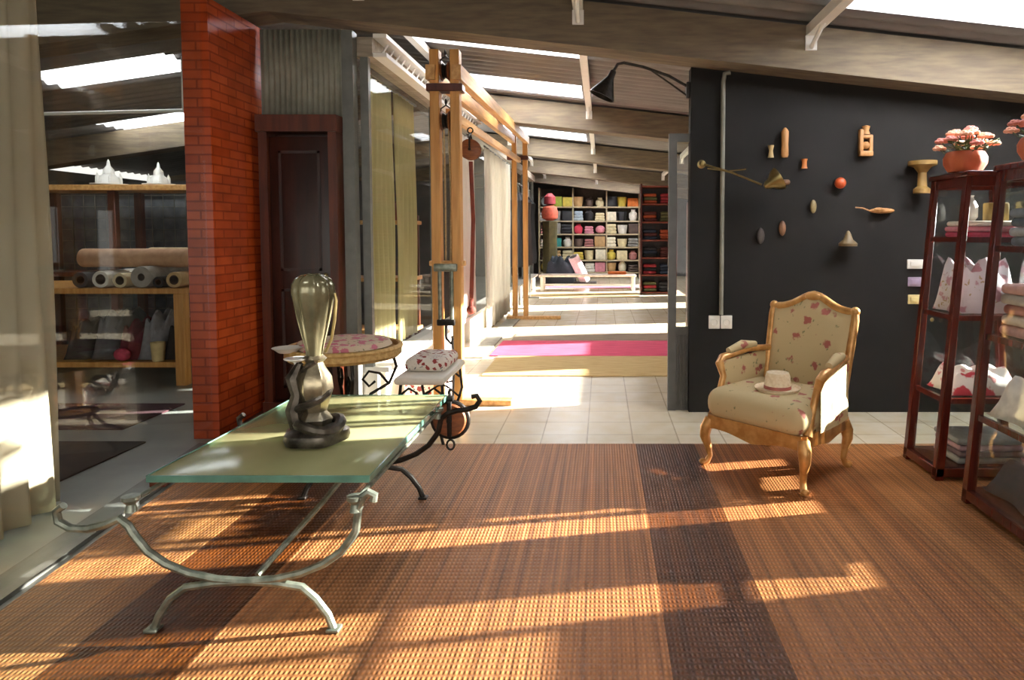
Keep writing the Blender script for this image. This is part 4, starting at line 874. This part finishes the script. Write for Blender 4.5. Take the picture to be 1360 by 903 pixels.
for ri, row in enumerate(rows):
    z = levels[5 - ri]
    for ci, it in enumerate(row):
        c, k = it.rsplit(' ', 1); w_ = .31 + rnd.uniform(-.02, .03); h = {'basket': .27, 'box': .29, 'jar': .32, 'yarn': .28, 'cloth': .27}[k] * rnd.uniform(.85, 1.12)
        x = SX0 + .2 + ci * .337 + rnd.uniform(-.015, .015)
        o = KIND[k](w_, h, None).build(NM[k], mat('goods_' + c, CN[c], .7, var=.12, scale=12))
        tag(o, '%s %s, %s on the %s shelf of the far shelving' % (c, {'yarn': 'ball of yarn', 'cloth': 'folded fabric pile'}.get(k, k), ordn[ci], rown[ri]), k if k != 'cloth' else 'fabric', 'goods on the far shelving', loc=(x, SY + .18, z + .002))
# low white bench
t = thing('low_bench', 'low white slatted bench standing before the far shelving', 'bench', (-1.5, 15.85, 0))
b = MB(); b.rbox(0, 2.3, 0, .6, .33, .38, .01); b.build('top', mat('pink_white_board', 'e2cfc0', .5), t)
for x in (.03, 2.19):
    for y in (.03, .5): b = MB(); b.rbox(x, x + .08, y, y + .07, 0, .33, .01, 1); b.build('leg', M_white, t)
b = MB(); b.rbox(.05, 2.25, .04, .08, .12, .17, .01, 1); b.build('stretcher', M_white, t)
b = MB(); b.rbox(-.22, .22, -.12, .12, 0, .07, .02); tag(b.build('orange_cushion', mat('orange_felt', 'c9682c', .85)), 'flat orange cushion on the right end of the low white bench', 'cushion', loc=(.35, 16.15, .382))
# dark bundle and tilted rolls left of the shelving
drape('large dark grey cloth heap at the left before the far shelving', (-1.15, 18.6, 0.0), .8, .8, .75, '3a4046', 'cloth heap', 'cloth_heap')
t = thing('leaning_roll', 'off white fabric roll with dark core leaning beside the cloth heap', 'fabric roll', (-.45, 17.6, .12))
b = MB(); b.at((0, 0, 0), (math.radians(18), math.radians(-25), 0)).lathe([(.1, 0), (.13, 0), (.14, .02), (.14, .75), (.1, .75)], 20, cap=False); b.build('rolled_cloth', mat('roll_palepink', 'e0d4d0', .8), t)
b = MB(); b.at((0, 0, 0), (math.radians(18), math.radians(-25), 0)).lathe([(0, -.01), (.1, -.01), (.1, .1), (0, .1)], 16, cap=False); b.build('core', M_irond, t)
b = MB(); b.rbox(-.3, .3, -.25, .25, 0, .1, .02); tag(b.build('dark_plinth', M_irond), 'dark low block under the leaning pink roll', 'block', loc=(-.45, 17.6, 0))
# tall dark stand with red lantern
t = thing('lantern_stand', 'tall olive draped stand topped by a red and salmon lantern', 'stand', (-1.5, 19.3, 0))
b = MB(); b.lathe([(.2, 0), (.22, .5), (.2, 1.2), (.22, 1.7), (0, 1.72)], 20, lambda u, i: .05 * math.sin(u * 2 * PI * 7), cap=False); b.build('draped_column', mat('olive_drape', '4a4226', .85, col2='63582f', scale=5), t)
b = MB(); b.lathe([(.1, 1.73), (.22, 1.8), (.24, 1.95), (.2, 2.1), (.1, 2.16), (0, 2.16)], 20, cap=False); b.build('lampshade', mat('salmon_paper', 'd8674e', .7), t)
b = MB(); b.lathe([(.08, 2.17), (.17, 2.2), (.16, 2.4), (.06, 2.5), (0, 2.5)], 20, cap=False); b.build('finial_cap', mat('deep_red_paper', '7c1c20', .7), t)
# red bookcase of textiles
t = thing('textile_bookcase', 'dark red wooden bookcase of textiles at the right of the passage', 'bookcase', (.84, 14.9, 0))
for x in (0, .77): b = MB(); b.rbox(x, x + .04, 0, .45, 0, 2.45, .004, 1); b.build('side_panel', M_mahog, t)
lv = [.06, .45, .83, 1.22, 1.62, 2.02, 2.41]
for z in lv: b = MB(); b.rbox(.02, .79, 0, .45, z - .035, z, .004, 1); b.build('shelf', mat('rust_red_board', '6e2a14', .5), t)
b = MB(); b.rbox(.02, .79, .42, .45, .03, 2.42, .004, 1); b.build('back_board', M_ddoor, t)
cc = [('olive', '4c4a2a'), ('crimson', '8a1f26'), ('black', '1c1a1e'), ('navy', '20283a'), ('maroon', '4a1a18'), ('rust', '8e3a1a')]
for i, z in enumerate(lv[:-1]):
    for j, side in enumerate(('left', 'right')):
        nm, c = cc[(i + 2 * j) % 6]
        folded('folded_textiles', '%s folded textiles on the %s side, shelf %s of the red bookcase' % (nm, side, ['one from the floor', 'two', 'three', 'four', 'five', 'at the top'][i]), 'fabric', (1.06 + .38 * j, 15.12, z + .003), .3, .3, 3, [c, cc[(i + j + 1) % 6][1]], lh=.075, group='textiles in the red bookcase')
# side room shelf glimpsed behind the door glass
t = thing('side_rack', 'narrow rust red rack glimpsed through the grey glazed door', 'rack', (.95, 7.2, 0))
for x in (0, .5): b = MB(); b.rbox(x, x + .05, 0, .4, 0, 1.7, .004, 1); b.build('post', M_dframe, t)
for z in (.1, .5, .9, 1.3, 1.7): b = MB(); b.rbox(0, .55, 0, .4, z - .03, z, .004, 1); b.build('shelf', M_dframe, t)
for i, (z, c, nm) in enumerate([(.1, 'b03048', 'raspberry'), (.5, 'd6d0c2', 'ivory'), (.9, '2c3a30', 'bottle green'), (1.3, 'a24a20', 'burnt orange')]):
    folded('folded_rug', '%s folded rugs on the rack behind the glazed door' % nm, 'fabric', (1.22, 7.4, z + .003), .4, .3, 3, [c, '7a6a58'], lh=.08)
# dark garments hanging at the left beyond the second posts
t = thing('coat_rail', 'grey steel coat rail beyond the far pine posts', 'coat rail', (-1.52, 12.0, 0))
for y in (0, 2.1): b = MB(); b.tube([(0, y, .01), (0, y, 2.24)], .015); b.rbox(-.2, .2, y - .03, y + .03, 0, .03, .005, 1); b.build('upright', M_steel, t)
b = MB(); b.tube([(0, -.05, 2.25), (0, 2.15, 2.25)], .015); b.build('rail', M_steel, t)
for i, (y, c, nm) in enumerate(((12.3, '141315', 'black'), (12.9, '2a1d1a', 'dark brown'), (13.7, '1b1d22', 'ink blue'))):
    t = thing('hanging_coat', '%s coat hanging on the passage wall past the far posts' % nm, 'coat', (-1.52, y, 0))
    b = MB(); b.lathe([(.16, .75), (.17, .9), (.14, 1.4), (.13, 1.7), (.15, 1.95), (.06, 2.05), (.03, 2.1)], 20, lambda u, j: .12 * math.sin(u * 2 * PI * 4)); b.build('body', mat('coat_' + c, c, .85), t)
    b = MB(); b.tube([(0, 0, 2.08), (0, 0, 2.2), (-.022, 0, 2.23), (-.018, 0, 2.268), (0.01, 0, 2.272), (.02, 0, 2.25)], .006); b.build('hook', M_steel, t)
